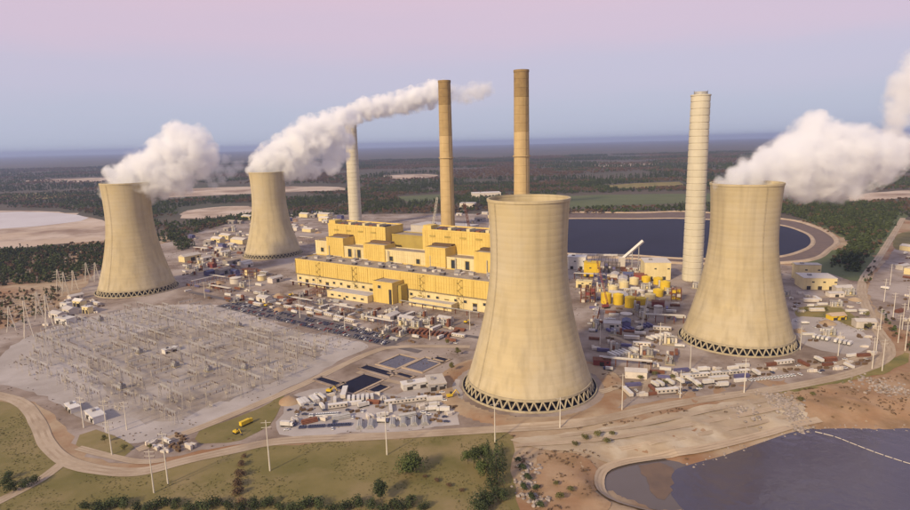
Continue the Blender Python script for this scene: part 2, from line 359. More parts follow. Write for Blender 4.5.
def sheet(name, pts, z, m, kind='structure', step=10, jit=0.0, seed=1, label=None, cat=None, group=None, smooth=True):
    P = spline(pts, step, True) if smooth else [Vector(p) for p in pts]
    R = random.Random(seed)
    bm = bmesh.new()
    vs = [bm.verts.new((p.x+R.uniform(-jit, jit), p.y+R.uniform(-jit, jit), z)) for p in P]
    es = [bm.edges.new((vs[i], vs[(i+1) % len(vs)])) for i in range(len(vs))]
    bmesh.ops.triangle_fill(bm, edges=es, use_beauty=True, use_dissolve=False)
    bmesh.ops.recalc_face_normals(bm, faces=bm.faces)
    for f in bm.faces:
        if f.normal.z < 0: f.normal_flip()
    me = bpy.data.meshes.new(name); bm.to_mesh(me); bm.free(); me.materials.append(m)
    o = bpy.data.objects.new(name, me); col.objects.link(o); put(o, label, cat, group, kind); return o
ROADS = []
def ribbon(name, pts, width, z, m, kind='structure', step=5, drape=True, closed=False):
    P = spline(pts, step, closed); n = len(P); mb = MB(); ROADS.append(np.array([(p.x, p.y) for p in P]))
    for i, p in enumerate(P):
        t = (P[(i+1) % n]-P[i-1]) if closed else (P[min(i+1, n-1)]-P[max(i-1, 0)])
        t.normalize(); q = Vector((-t.y, t.x))
        w = width*(1+.10*noise.noise(Vector((p.x/25, p.y/25, 3))))
        for k in (-1, -.52, -.24, .24, .52, 1):
            e = p+q*w/2*k; mb.v.append((e.x, e.y, z))
    if drape:
        hz = relief([v[0] for v in mb.v], [v[1] for v in mb.v])
        mb.v = [(v[0], v[1], z+max(h, LAKE_Z)) for v, h in zip(mb.v, hz)]
    for i in range(n if closed else n-1):
        for k in range(5):
            a = i*6+k; b = ((i+1) % n)*6+k; mb.face((a, a+1, b+1, b), 1 if k in (1, 3) else 0)
    me = mb.mesh(name, [m, M['rut'] if m in (M['road'], M['beach']) else m]); bm = bmesh.new(); bm.from_mesh(me); bmesh.ops.recalc_face_normals(bm, faces=bm.faces)
    if sum(f.normal.z for f in bm.faces) < 0: bmesh.ops.reverse_faces(bm, faces=bm.faces)
    bm.to_mesh(me); bm.free()
    o = bpy.data.objects.new(name, me); col.objects.link(o); put(o, kind=kind); return o

YARD = G2([(-60, 395), (0, 330), (70, 300), (110, 262), (175, 240), (240, 222), (330, 215), (480, 214), (560, 222), (610, 255), (690, 262), (760, 262), (800, 268), (850, 276), (868, 300), (890, 345), (880, 362), (800, 384), (720, 393), (640, 404), (590, 416), (505, 430), (280, 441), (200, 450), (140, 462), (90, 455), (55, 420), (20, 398)])
PAD = G2([(-8, 378), (12, 346), (58, 326), (100, 315), (150, 306), (215, 305), (243, 313), (300, 331), (368, 344), (345, 358), (300, 383), (215, 420), (137, 443), (92, 424), (45, 397)])
LAYDOWN = G2([(288, 398), (330, 388), (395, 394), (440, 374), (456, 378), (460, 415), (440, 427), (330, 434), (282, 434)])
GRASS = G2([(-80, 415), (10, 402), (38, 424), (52, 450), (90, 468), (140, 473), (200, 456), (290, 445), (400, 439), (506, 433), (511, 470), (512, 560), (300, 620), (-100, 640)])
sheet('yard_ground', YARD, .05, M['yard'], jit=3)
sheet('gravel_pad', PAD, .12, M['gravel'], jit=2)
sheet('worn_gravel', G2([(92, 352), (130, 335), (170, 326), (235, 324), (322, 349), (290, 373), (205, 409), (150, 424), (108, 398)]), .17, M['worn'], jit=5, seed=20, step=8)
sheet('grass_field', GRASS, .06, M['grass'], jit=2)
sheet('laydown_yard', LAYDOWN, .14, M['gravel'], jit=3, seed=4)
sheet('grass_patch', G2([(198, 432), (245, 415), (285, 394), (278, 410), (262, 432), (225, 444), (200, 445)]), .16, M['grass'], jit=2, seed=5)
sheet('grass_patch', G2([(95, 430), (135, 448), (120, 460), (75, 445)]), .16, M['grass'], jit=1, seed=6)
sheet('grass_verge', G2([(770, 388), (830, 378), (880, 366), (905, 352), (908, 362), (880, 374), (820, 388), (780, 394)]), .17, M['drygrass'], jit=2, seed=7)
sheet('grass_patch', G2([(800, 308), (830, 306), (850, 312), (868, 330), (850, 330), (830, 318), (800, 318)]), .13, M['drygrass'], jit=2, seed=8)
sheet('gravel_lot', G2([(795, 318), (830, 319), (862, 332), (872, 345), (850, 354), (812, 348), (796, 335)]), .14, M['gravel'], jit=2, seed=9)
sheet('gravel_lot', G2([(868, 288), (885, 262), (905, 243), (960, 240), (1000, 300), (960, 340), (905, 330), (884, 318)]), .15, M['yard'], jit=2, seed=10)
sheet('grass_patch', G2([(893, 244), (905, 232), (960, 228), (960, 240), (905, 250)]), .18, M['grass'], jit=2, seed=11)
def drape(name, pts, m, lift=.3, gs=4.0, jit=1.5, seed=1):
    from mathutils.geometry import delaunay_2d_cdt
    q = random.Random(seed); B_ = [Vector((p.x+q.uniform(-jit, jit), p.y+q.uniform(-jit, jit))) for p in spline(pts, 6, True)]; poly = [(p.x, p.y) for p in B_]
    xs = np.arange(min(p[0] for p in poly), max(p[0] for p in poly), gs); ys = np.arange(min(p[1] for p in poly), max(p[1] for p in poly), gs)
    X, Y = [v.ravel() for v in np.meshgrid(xs, ys)]; k = sdist(X, Y, poly) < -gs*.5
    nb = len(B_); allp = B_+[Vector((a, b)) for a, b in zip(X[k], Y[k])]
    v2, _, f2 = delaunay_2d_cdt(allp, [], [list(range(nb))], 1, 1e-4)[:3]
    h = full_relief([v.x for v in v2], [v.y for v in v2]); mb = MB(); mb.v = [(v.x, v.y, max(hh, LAKE_Z-1)+lift) for v, hh in zip(v2, h)]
    for f in f2: mb.face(tuple(f))
    return put(mb.build(name, m, smooth=True), kind='structure')
drape('eroded_bank', G2([(508, 440), (560, 434), (620, 425), (700, 407), (760, 398), (790, 397), (806, 410), (795, 420), (755, 431), (700, 445), (650, 452), (610, 456), (575, 452), (540, 448)]), M['bank'], .28, seed=2)
drape('red_clay', G2([(800, 392), (860, 380), (910, 372), (980, 372), (990, 420), (910, 422), (850, 423), (812, 420)]), M['clay'], .28, seed=3)
drape('red_clay', G2([(540, 455), (590, 458), (600, 470), (596, 490), (610, 508), (560, 530), (540, 500)]), M['clay'], .28, seed=4)
# ash pond, sand pits and cleared strips beyond the plant
sheet('sand_flat', G2([(-120, 214), (0, 211), (60, 212), (108, 222), (112, 240), (60, 244), (0, 250), (-120, 258)]), .3, M['sand'], jit=14, seed=12, step=60)
sheet('ash_pond', G2([(-120, 218), (0, 212.5), (45, 212.5), (88, 218), (60, 224), (0, 229), (-120, 236)]), .6, M['ash'], jit=10, seed=13, step=60)
sheet('cleared_strip', G2([(165, 191), (200, 188), (265, 186.5), (342, 187), (342, 190), (265, 193), (200, 196), (165, 198)]), .3, M['sand'], jit=20, seed=14, step=80)
sheet('cleared_patch', G2([(182, 212), (205, 208), (248, 206), (250, 213), (215, 218), (186, 219)]), .3, M['sand'], jit=8, seed=15, step=40)
sheet('green_field', G2([(560, 197), (640, 194), (690, 194), (780, 192), (780, 200), (690, 203), (600, 206), (560, 207)]), .3, M['field'], jit=15, seed=16, step=60)
sheet('cleared_strip', G2([(850, 195), (910, 190), (960, 188), (960, 194), (910, 198), (855, 201)]), .3, M['sand'], jit=10, seed=17, step=60)
for k, (pts, m_) in enumerate([([(20, 181), (90, 178), (150, 178), (95, 182)], 'sand'), ([(380, 176), (430, 174), (440, 177), (400, 179)], 'sand'), ([(600, 186), (680, 182), (690, 185), (620, 189)], 'drygrass'), ([(395, 197), (440, 194), (444, 199), (405, 203)], 'field'), ([(0, 195), (70, 193), (75, 197), (0, 200)], 'drygrass'), ([(590, 165), (650, 163), (655, 165), (600, 167)], 'sand')]):
    sheet('far_field', G2(pts), .5+.05*k, M[m_], jit=30, seed=30+k, step=150)
# tracks and roads
ribbon('road', G2([(-60, 385), (0, 396), (24, 405), (38, 424), (47, 444), (66, 461), (98, 470), (140, 472), (185, 461), (235, 450), (285, 441), (390, 436), (505, 429), (560, 426), (600, 420), (660, 407), (720, 397), (790, 387), (850, 374), (883, 360), (888, 346), (872, 320), (862, 284), (880, 256), (896, 230), (903, 218)]), 11, .32, M['road'])
ribbon('track', G2([(64, 462), (40, 480), (0, 501), (-40, 520)]), 8, .28, M['road'])
ribbon('track', G2([(137, 450), (205, 426), (300, 386), (368, 354), (400, 347), (470, 347)]), 9, .30, M['road'])
ribbon('track', G2([(78, 448), (105, 455), (140, 462), (165, 460)]), 6, .26, M['road'])
ribbon('track', G2([(358, 372), (385, 380), (412, 385)]), 6, .30, M['road'])
ribbon('road', G2([(190, 292), (240, 303), (300, 322), (390, 345), (420, 352)]), 9, .24, M['asphalt'])
ribbon('road', G2([(300, 300), (360, 318), (480, 338)]), 7, .22, M['asphalt'])
ribbon('track', G2([(600, 392), (680, 378), (760, 370), (830, 365), (880, 352)]), 8, .26, M['road'])
ribbon('track', G2([(645, 392), (648, 375), (640, 350), (610, 335)]), 6, .22, M['road'])
ribbon('bank_track', G2([(515, 446), (600, 440), (680, 427), (760, 411), (798, 402)]), 5, .6, M['beach'])
ribbon('bank_track', G2([(560, 437), (640, 426), (720, 409), (775, 400)]), 4, .6, M['road'])
ribbon('bank_track', G2([(620, 447), (680, 437), (740, 424), (790, 412)]), 3.5, .6, M['road'])
ribbon('shore_track', G2([(668, 514), (640, 510), (612, 500), (600, 485), (603, 468), (622, 459.5), (650, 455), (700, 448), (760, 433), (795, 423), (820, 418)], -3), 6.5, .9, M['beach'])
ribbon('track', G2([(800, 300), (830, 297), (862, 300)]), 7, .25, M['road'])
# water
sheet('lake', LAKE, LAKE_Z, M['lake'], smooth=False)
sheet('inlet', POND, LAKE_Z-.04, M['mudwater'], smooth=False)
sheet('mud_flat', G2([(640, 466), (660, 463), (672, 468), (671, 490), (664, 500), (652, 492), (645, 478)], LAKE_Z), LAKE_Z+.05, M['mud'], jit=1.2, step=4)
RES = G2([(540, 249), (540, 221), (640, 219), (690, 219), (770, 224), (803, 232), (813, 241), (804, 250), (770, 258), (690, 259), (640, 256)])
BAS = G2([(540, 252), (540, 215), (640, 213), (690, 212), (780, 219), (815, 227), (836, 239), (830, 249), (800, 262), (690, 264), (620, 258)])
sheet('meadow', G2([(800, 214), (900, 212), (893, 232), (876, 256), (858, 282), (832, 274), (790, 266), (840, 248), (845, 238)]), .2, M['field'], jit=6, seed=21, step=20)
sheet('basin_floor', BAS, .25, M['mud'], step=30)
sheet('reservoir', RES, .45, M['darkwater'], step=30)
def berm(name, pts, width, h, m):
    P = spline(pts, 15, True); n = len(P); mb = MB()
    for i, p in enumerate(P):
        t = (P[(i+1) % n]-P[i-1]).normalized(); q = Vector((-t.y, t.x))
        for k, z in ((-1, .1), (-.42, h), (.42, h), (1, .1)): e = p+q*width/2*k; mb.v.append((e.x, e.y, z))
    for i in range(n):
        for k in range(3): a = i*4+k; b = ((i+1) % n)*4+k; mb.face((a, b, b+1, a+1))
    return put(mb.build(name, m), kind='structure')
berm('reservoir_berm', RES, 9, 2.0, M['beach'])
berm('basin_berm', BAS, 11, 3.0, M['beach'])
def basin(px, py, la, lb, m_, k):
    c = Vector(G(px, py)); ea, eb = Vector((.6, .8)), Vector((.8, -.6)); q = [c+ea*i*la/2+eb*j*lb/2 for i, j in ((-1, -1), (1, -1), (1, 1), (-1, 1))]
    sheet('settling_pond', [tuple(p) for p in q], .34+.01*k, M[m_], smooth=False)
    for i in range(4):
        p, r_ = q[i], q[(i+1) % 4]; d = (r_-p).normalized()*1.6; mid = (p+r_)/2
        put(MB().box(mid.x, mid.y, .05, (r_-p).length+(3.0 if i % 2 else -.2), 2.4, .8, math.atan2(d.y, d.x), taper=.97).build('pond_berm', M['beach'] if m_ == 'pondwater' or i == 2 else M['yard']), kind='structure')
for k, a_ in enumerate([(398, 362, 34, 25, 'pondwater'), (424, 365, 34, 24, 'pondwater'), (378, 371, 12, 40, 'darkwater'), (359, 384, 40, 26, 'darkwater'), (379, 389, 18, 12, 'darkwater'), (329, 382, 10, 30, 'darkwater'), (440, 360, 14, 16, 'darkwater'), (402, 375, 8, 26, 'darkwater')]): basin(*a_, k)

# ------------------------------------------------------------------ cooling towers
def tower_r(z):
    b = 83.5 if z < 118 else 130.0
    return 32.2*math.sqrt(1+((z-118)/b)**2)
TOP = 163.0; LEG = 8.2
occupied = []                      # (x, y, radius) of ground already taken
def make_tower():
    t = empty('cooling_tower')
    prof = []
    zs = [LEG+(TOP-LEG)*i/56 for i in range(57)]
    nl = 28
    for i in range(nl):                               # one band per concrete lift, joint recessed
        z0, z1 = LEG+(TOP-LEG)*i/nl, LEG+(TOP-LEG)*(i+1)/nl
        prof += [(tower_r(z0)-.04, z0), (tower_r(z0+.3), z0+.3), (tower_r((z0+z1)/2), (z0+z1)/2), (tower_r(z1-.3), z1-.3)]
    prof.append((tower_r(TOP), TOP))
    inner = [(tower_r(z)-.9, z) for z in reversed(zs)]
    MB().lathe(prof+inner, 96, closed=True).build('shell', M['concrete'], t, smooth=True)
    rt = tower_r(TOP)
    MB().lathe([(rt-1.2, TOP-1.2), (rt+.55, TOP-1.2), (rt+.55, TOP+.9), (rt-1.2, TOP+.9)], 96, closed=True).build('rim', M['concrete'], t)
    rb = tower_r(LEG)
    MB().lathe([(rb-1.0, LEG-1.2), (rb+.7, LEG-1.2), (rb+.7, LEG+.9), (rb-1.0, LEG+.9)], 96, closed=True).build('ring_beam', M['leg_conc'], t)
    rg = rb+2.4; n = 48
    lm = MB().beam((rg, 0, .2), (rb*math.cos(PI/n), rb*math.sin(PI/n), LEG-.8), 1.0, 5).mesh('leg', M['leg_conc'])
    lm2 = MB().beam((rg, 0, .2), (rb*math.cos(PI/n), -rb*math.sin(PI/n), LEG-.8), 1.0, 5).mesh('leg', M['leg_conc'])
    for i in range(n):
        for m_ in (lm, lm2):
            o = bpy.data.objects.new('leg', m_); o.parent = t; o.rotation_euler = (0, 0, 2*PI*i/n); col.objects.link(o)
    MB().lathe([(rg+3, 0), (rg+3, 1.6), (rg+2.2, 1.6), (rg+2.2, 0)], 72).build('basin_wall', M['leg_conc'], t)
    MB().lathe([(rg+2.2, .35), (.01, .35)], 48).build('basin_water', M['darkwater'], t)
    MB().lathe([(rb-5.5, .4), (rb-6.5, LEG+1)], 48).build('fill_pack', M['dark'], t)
    lad = MB()
    for k in range(40):
        z0, z1 = LEG+(TOP-LEG)*k/40, LEG+(TOP-LEG)*(k+1)/40
        lad.beam((tower_r(z0)+.5, -.5, z0), (tower_r(z1)+.5, -.5, z1), .14); lad.beam((tower_r(z0)+.5, .5, z0), (tower_r(z1)+.5, .5, z1), .14)
        lad.beam((tower_r(z0)+.5, -.5, z0), (tower_r(z0)+.5, .5, z0), .2)
    lad.build('ladder', M['leg_conc'], t)
    return t
tw = make_tower()
TOWERS = [(T1, 'pale concrete cooling tower steaming above the far edge of the switchyard', -1.9), (T2, 'steaming cooling tower standing farther off, between yard sheds and the plume-trailing chimney', -2.3),
          (T3, 'cooling tower without steam standing in front of the yellow powerhouse', -2.6), (T4, 'steaming cooling tower between the lake and the pale banded chimney', -1.45)]
for i, (p, lab, rz) in enumerate(TOWERS):
    o = tw if i == 0 else copy_tree(tw)
    o.location = (p[0], p[1], .1); o.rotation_euler = (0, 0, rz); put(o, lab, 'cooling tower', 'hyperbolic cooling towers')
    occupied.append((p[0], p[1], 68))

# ------------------------------------------------------------------ chimneys
def old_stack(p, h, r0, r1, lab):
    t = empty('chimney', (p[0], p[1], .1)); n = 26
    for k in range(n):
        z0, z1 = h*k/n, h*(k+1)/n; a = r0+(r1-r0)*(z0/h)**.8; b = r0+(r1-r0)*(z1/h)**.8
        MB().lathe([(a-.35, z0), (a, z0+.5), (b, z1-.5), (b-.35, z1)], 32).build('shell_ring', M['stack_cap'] if k >= n-3 else M['stack_mid'] if k >= n-7 else M['stack_old'], t, smooth=False)
    MB().lathe([(r1-1.5, h-3), (r1-1.5, h+1), (r1+.5, h+1), (r1+.5, h-2), (r1-.2, h-2)], 32).build('crown', M['stack_cap'], t)
    for z in (h*.62,):
        rr = r0+(r1-r0)*(z/h)**.8
        g = MB().lathe([(rr-.1, z), (rr+1.6, z), (rr+1.6, z+.3), (rr-.1, z+.3)], 24)
        g.lathe([(rr+1.6, z+.3), (rr+1.6, z+1.4)], 24); g.build('gallery', M['stack_old'], t)
    MB().beam((r0*math.cos(-1.1), r0*math.sin(-1.1), 2), ((r1+.3)*math.cos(-1.1), (r1+.3)*math.sin(-1.1), h-2), .4).build('ladder', M['stack_cap'], t)
    put(t, lab, 'chimney'); occupied.append((p[0], p[1], 22)); return t
def new_stack(p, h, r0, r1, n, lab):
    t = empty('chimney', (p[0], p[1], .1))
    for k in range(n):
        z0, z1 = h*k/n, h*(k+1)/n; a = r0+(r1-r0)*z0/h; b = r0+(r1-r0)*z1/h
        MB().lathe([(a-.7, z0), (a-.7, z0+.45), (a, z0+.9), (b, z1-.9), (b-.7, z1-.45), (b-.7, z1)], 36).build('shell_ring', M['stack_new'], t)
    MB().lathe([(r1-4, h-2), (r1-4, h+5), (r1-5, h+5), (r1-5, h-2)], 32).build('flue_liner', M['steel'], t)
    MB().lathe([(r1-6, h-1), (r1+.7, h-1), (r1+.7, h+.8), (r1-6, h+.8)], 36, closed=True).build('crown', M['stack_new'], t)
    for a in range(4): MB().cyl((r1-.6)*math.cos(a*PI/2+.4), (r1-.6)*math.sin(a*PI/2+.4), h, h+6, .25, n=5).build('lightning_rod', M['steel_dark'], t)
    put(t, lab, 'chimney'); occupied.append((p[0], p[1], 25)); return t
A0 = Vector(G(297, 284)); B0 = Vector(G(480, 312)); dU = (B0-A0).normalized(); dW = Vector((-dU.y, dU.x)); TH = math.atan2(dU.y, dU.x)
def LW(u, w): p = A0+dU*u+dW*w; return (p.x, p.y)
C2P = LW(184, 152); C3P = LW(320, 140)
old_stack(C2P, 302, 12.0, 9.3, 'tall brown-topped chimney rising behind the middle of the yellow powerhouse')
old_stack(C3P, 305, 12.0, 10.3, 'tall brown-topped chimney rising directly behind the steamless cooling tower')
C1P = G(356, 228); C4P = G(692, 280)
new_stack(C1P, 262, 16.5, 15.0, 26, 'pale chimney trailing a long plume behind the switchyard end of the powerhouse')
new_stack(C4P, 268, 14.5, 13.2, 28, 'pale banded chimney beside the dark reservoir')

# ------------------------------------------------------------------ powerhouse
ph = empty('powerhouse', (A0.x, A0.y, .1), TH)
put(ph, 'long yellow and cream power station hall with two tall boiler blocks', 'power station')
for u in range(-10, 380, 20):
    for w in range(-30, 150, 20): occupied.append((*LW(u, w), 16))
def bx(name, u0, u1, w0, w1, z0, z1, m, parent=None):
    return MB().box((u0+u1)/2, (w0+w1)/2, z0, u1-u0, w1-w0, z1-z0).build(name, m, parent or ph)
def block(name, u0, u1, w0, w1, z1, m, parapet=1.6, z0=0.0, roof='roof', ribs=0):
    o = bx(name, u0, u1, w0, w1, z0, z1, m)
    r = MB(); t = .8
    r.box((u0+u1)/2, w0+t/2-.3, z1-.2, u1-u0+.6, t, parapet); r.box((u0+u1)/2, w1-t/2+.3, z1-.2, u1-u0+.6, t, parapet)
    r.box(u0+t/2-.3, (w0+w1)/2, z1-.2, t, w1-w0-1.2, parapet); r.box(u1-t/2+.3, (w0+w1)/2, z1-.2, t, w1-w0-1.2, parapet)
    r.build('parapet', m, o)
    bx('roof', u0+.6, u1-.6, w0+.6, w1-.6, z1+.004, z1+.25, M[roof], o)
    if ribs:
        k = int((u1-u0)/ribs)
        for i in range(1, k):
            bx('pilaster', u0+i*(u1-u0)/k-.5, u0+i*(u1-u0)/k+.5, w0-.55, w0+.2, z0+.3, z1-.6, m, o)
    return o
def win(parent, u, w, z, du, dz, frame='cream'):
    f = bx('window', u-du/2, u+du/2, w-.25, w+.3, z, z+dz, M['glass'], parent)
    e = .5
    g = MB()
    for (a, b, c, d) in ((u-du/2-e, u-du/2, z-e, z+dz+e), (u+du/2, u+du/2+e, z-e, z+dz+e), (u-du/2, u+du/2, z-e, z), (u-du/2, u+du/2, z+dz, z+dz+e)):
        g.box((a+b)/2, w, c, b-a, 1.0, d-c)
    g.build('frame', M[frame], f)
HL = 352
lowA = bx('base_wall', .8, HL-.8, .8, 45, 0, 16.4, M['cream'])
block('turbine_hall', 0, HL, 0, 45.5, 39.0, M['yellow'], z0=17.6, ribs=29)
bx('ledge', -.8, HL+.8, -.9, 45.9, 16.4, 17.6, M['concrete_dark'])
for i in range(24):
    u = 8+i*14.4
    if 172 < u < 218: continue
    if i % 3 == 1: 
        d = bx('door', u-3.2, u+3.2, .55, 1.2, 0, 9.5, M['dark'], lowA); bx('lintel', u-3.8, u+3.8, .3, 1.3, 9.5, 10.3, M['ochre'], d)
    else: win(lowA, u, .75, 8.5, 4.6, 3.6)
    if i % 2 == 0: bx('louvre', u-3.0, u+3.0, .35, 1.0, 2.0, 5.5, M['grey'], lowA)
for i in range(20):                      # roof vents and skylight boxes
    u = 10+i*17.3
    v = bx('roof_vent', u-3.5, u+3.5, 8+(i % 3)*9, 13+(i % 3)*9, 39.2, 41.8+(i % 2), M['roof_pale'] if i % 3 else M['steel_dark']); bx('cowl', u-4, u+4, 7.5+(i % 3)*9, 13.5+(i % 3)*9, 41.8+(i % 2), 42.3+(i % 2), M['grey'], v)
for u in (0.4, 118, 240): bx('downpipe', u-.35, u+.35, -.75, -.05, 18, 38.5, M['ochre'])
# annexes in front
an = block('annex', 178, 212, -25, -.6, 28, M['yellow']); bx('door', 206, 210.5, -25.35, -24.9, 0, 20, M['dark'], an); win(an, 190, -25.1, 20, 5, 4)
bx('link_corridor', 212.3, 218, -14, -.5, 0, 24, M['ochre'])
lo = block('low_annex', 102, 177.5, -36, -12, 8.5, M['cream'], roof='roof_pale'); 
for u in (112, 126, 140, 154, 168): win(lo, u, -36.1, 3.2, 5, 2.6)
bx('door', 133, 137, -36.3, -35.8, 0, 2.8, M['dark'], lo)
lo2 = block('low_annex', 232, 300, -16, -.5, 7.5, M['cream'], roof='roof_pale')
for u in (242, 258, 274, 290): win(lo2, u, -16.1, 2.6, 5, 2.6)
# bunker bay between hall and boilers
def cream(u0, u1, z1, wins):
    b = block('bunker_bay', u0, u1, 46, 70, z1, M['cream'])
    for (u, z, du, dz) in wins: win(b, u, 45.9, z, du, dz, 'ochre')
cream(-2, 24, 61, [(13, 45, 6, 6)]); block('stair_block', 24.2, 60, 44.6, 70, 68, M['yellow'])
cream(60.2, 101, 56, [(72, 41.5, 6.5, 12), (91, 41.5, 6.5, 12)]); block('stair_block', 101.2, 142.8, 44.6, 70, 63, M['yellow'])
cream(143, 217, 57, [(154, 42, 6, 6.5), (203, 42, 6, 6.5)]); block('stair_block', 217.2, 252, 43.6, 70, 67, M['yellow'])
cream(252.2, 297, 55, [(263, 41, 6, 11.5), (286, 41, 6, 11.5)]); block('stair_block', 297.2, HL, 44.6, 70, 66, M['yellow'])
for u0, u1, z in ((25, 59, 68.6), (102, 142, 63.6), (218, 251, 67.6), (298, HL-1, 66.6)):
    bx('roof_shadow_line', u0, u1, 60, 69, z, z+3.0, M['brown'])  # dark brown boxes stand in for the shadow line along the stair-block tops
# boiler blocks
def boiler(u0, u1, z):
    b = block('boiler_house', u0, u1, 70.3, 114, z, M['yellow'], parapet=2.2, ribs=20)
    bx('penthouse', u0+1, u0+15, 71.5, 88, z+.3, z+7, M['yellow'], b)
    n = int((u1-u0)/9)
    for i in range(n):
        uu = u0+19+i*(u1-u0-24)/n
        if i % 4 == 3: bx('penthouse', uu, uu+5.5, 74, 90, z+.3, z+5.0, M['cream'], b)
        else: bx('vent_bank', uu, uu+6.5, 73, 92, z+.3, z+3.4, M['rust'] if i % 2 else M['steel_dark'], b)
    for i in range(int((u1-u0)/26)):
        uu = u0+18+i*26
        bx('louvre', uu-5, uu+5, 69.75, 70.4, z-9, z-6.5, M['ochre'], b)
    return b
boiler(4, 124, 85); boiler(194, HL-2, 87)
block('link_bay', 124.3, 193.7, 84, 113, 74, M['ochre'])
def seams(u0, u1, w, z0, z1, step, m_, parent=None):
    g = MB()
    for i in range(1, int((u1-u0)/step)): g.box(u0+i*step, w-.12, z0, .22, .35, z1-z0)
    zz = z0+6
    while zz < z1-3: g.box((u0+u1)/2, w-.10, zz, u1-u0-.6, .3, .22); zz += 6.5
    g.build('cladding_seam', m_, parent or ph)
for u0, u1, w, z0, z1 in ((1, HL-1, 0, 18, 38.6), (25, 59, 44.6, 40, 67.5), (102, 142, 44.6, 40, 62.5), (218, 251, 43.6, 40, 66.5), (5, 123, 70.3, 64, 84.5), (195, HL-3, 70.3, 64, 86.5)): seams(u0, u1, w, z0, z1, 4.2, M['seam'])
for u0, u1, z1 in ((-1.5, 23.5, 60.5), (61, 100, 55.5), (144, 216, 56.5), (253, 296, 54.5)): seams(u0, u1, 46, 40, z1, 4.0, M['seam_pale'])
for u0 in (30, 84, 150, 226, 268, 318):                   # pipes and ducts climbing and running along the roofs
    MB().beam((u0, 43.6, 39.4), (u0, 43.6, 54+u0 % 7), .9, 8).build('riser_pipe', M['steel'], ph)
    MB().beam((u0, 43.2, 40.6), (u0+26, 43.2, 40.6), .8, 8).build('roof_pipe', M['offwhite'], ph)
    MB().box(u0+12, 32, 39.25, 9, 6, 4.2).build('air_handler', M['grey'], ph)
    MB().box(u0+22, 26, 39.25, 4, 14, 2.4).build('roof_duct', M['offwhite'], ph)
for u0 in (46, 120, 240, 300):                              # outside stair flights
    g = MB()
    for k in range(8):
        a, b = (u0, u0+6) if k % 2 else (u0+6, u0); g.beam((a, -1.6, k*4.8), (b, -1.6, (k+1)*4.8), .35); g.box(b, -1.6, (k+1)*4.8-.1, 2.2, 1.8, .25)
    for c_ in (u0-1, u0+7): g.beam((c_, -2.4, 0), (c_, -2.4, 39), .3)
    g.build('outside_stair', M['ochre'], ph)
MB().beam((-6, -7, 6.5), (170, -7, 6.5), .8, 8).beam((-6, -8.4, 6.5), (170, -8.4, 6.5), .6, 8).build('steam_pipe', M['offwhite'], ph)
MB().beam((222, -22, 6.5), (345, -22, 6.5), .8, 8).build('steam_pipe', M['steel'], ph)
for u0 in list(range(0, 170, 17))+list(range(225, 345, 17)): MB().box(u0, -7.6 if u0 < 200 else -22, 0, .7, 3 if u0 < 200 else 1.2, 6).build('pipe_support', M['rust'], ph)
# precipitators and ducts behind the boilers
for u0, u1 in ((15, 60), (66, 112), (205, 250), (256, 300)):
    p = block('precipitator', u0, u1, 116, 142, 62, M['offwhite'], roof='roof_pale')
    for i in range(3): bx('hopper_box', u0+4+i*14, u0+13+i*14, 120, 138, 62.4, 67+i % 2, M['white'], p)
for (ua, ub, z) in ((40, 172, 48), (88, 172, 40), (230, 196, 48), (280, 308, 48)):
    MB().beam((ua, 148, z), (ub, 150, z), 5.5, 4).build('flue_duct', M['offwhite'], ph)

# ------------------------------------------------------------------ scrubber buildings and other fixed buildings
def building(name, lab, cat, x, y, sx, sy, h, rz, wall, roof, flat=True, doors=2, group=None, gh=3.0):
    t = empty(name, (x, y, .1), rz); put(t, lab, cat, group)
    w = MB().box(0, 0, 0, sx, sy, h).build('wall', M[wall], t)
    if flat:
        r = MB().box(0, 0, h+.004, sx+.8, sy+.8, .6); r.build('roof', M[roof], t)
        MB().box(-sx*.2, 0, h+.61, min(5, sx*.2), min(4, sy*.3), 1.8).build('roof_unit', M['grey'], t)
    else:
        MB().gable(0, 0, h+.004, sx, sy, gh).build('roof', M[roof], t)
    for i in range(doors):
        xx = (i-(doors-1)/2)*sx/max(doors, 1)
        MB().box(xx, -sy/2, 0, min(5, sx/(doors+1)), .5, min(h*.6, 5)).build('door', M['dark'], t)
        MB().box(xx+sx/(2*doors+2), -sy/2, h*.62, min(3.2, sx/8), .4, min(1.8, h*.2)).build('window', M['glass'], t)
    occupied.append((x, y, max(sx, sy)*.55)); return t
def at_local(u, w): return LW(u, w)
B = building
B('scrubber_building', 'large pale-roofed scrubber hall behind the yellow boiler blocks', 'building', *LW(120, 235), 110, 50, 70, TH, 'offwhite', 'roof_pale')
B('scrubber_building', 'low grey-roofed hall at the foot of the plume-trailing chimney', 'building', *LW(20, 330), 90, 45, 40, TH, 'offwhite', 'roof_pale')
B('absorber_building', 'tall narrow cream block beside the pale-roofed scrubber hall', 'building', *LW(196, 232), 28, 30, 62, TH, 'cream', 'roof_pale')
B('duct_building', 'grey block standing off the switchyard end of the powerhouse', 'building', *LW(-25, 95), 30, 40, 32, TH, 'grey', 'roof_pale')
B('duct_building', 'long pale shed with grey roof between the switchyard cooling tower and powerhouse', 'building', *LW(-20, 165), 70, 26, 22, TH, 'offwhite', 'roof_pale')
x, y = G(655, 277); B('scrubber_hall', 'broad cream windowless hall at the foot of the pale banded chimney', 'building', x, y, 38, 40, 26, -.15, 'cream', 'offwhite')
x, y = G(815, 287); B('office_block', 'stepped cream office block between the lakeside cooling tower and the woods', 'building', x, y, 42, 34, 16, -.2, 'cream', 'offwhite', doors=3)
x, y = G(812, 281); B('office_tower', 'taller rear wing behind the stepped cream office block', 'building', x, y+16, 34, 16, 22, -.2, 'cream', 'offwhite')
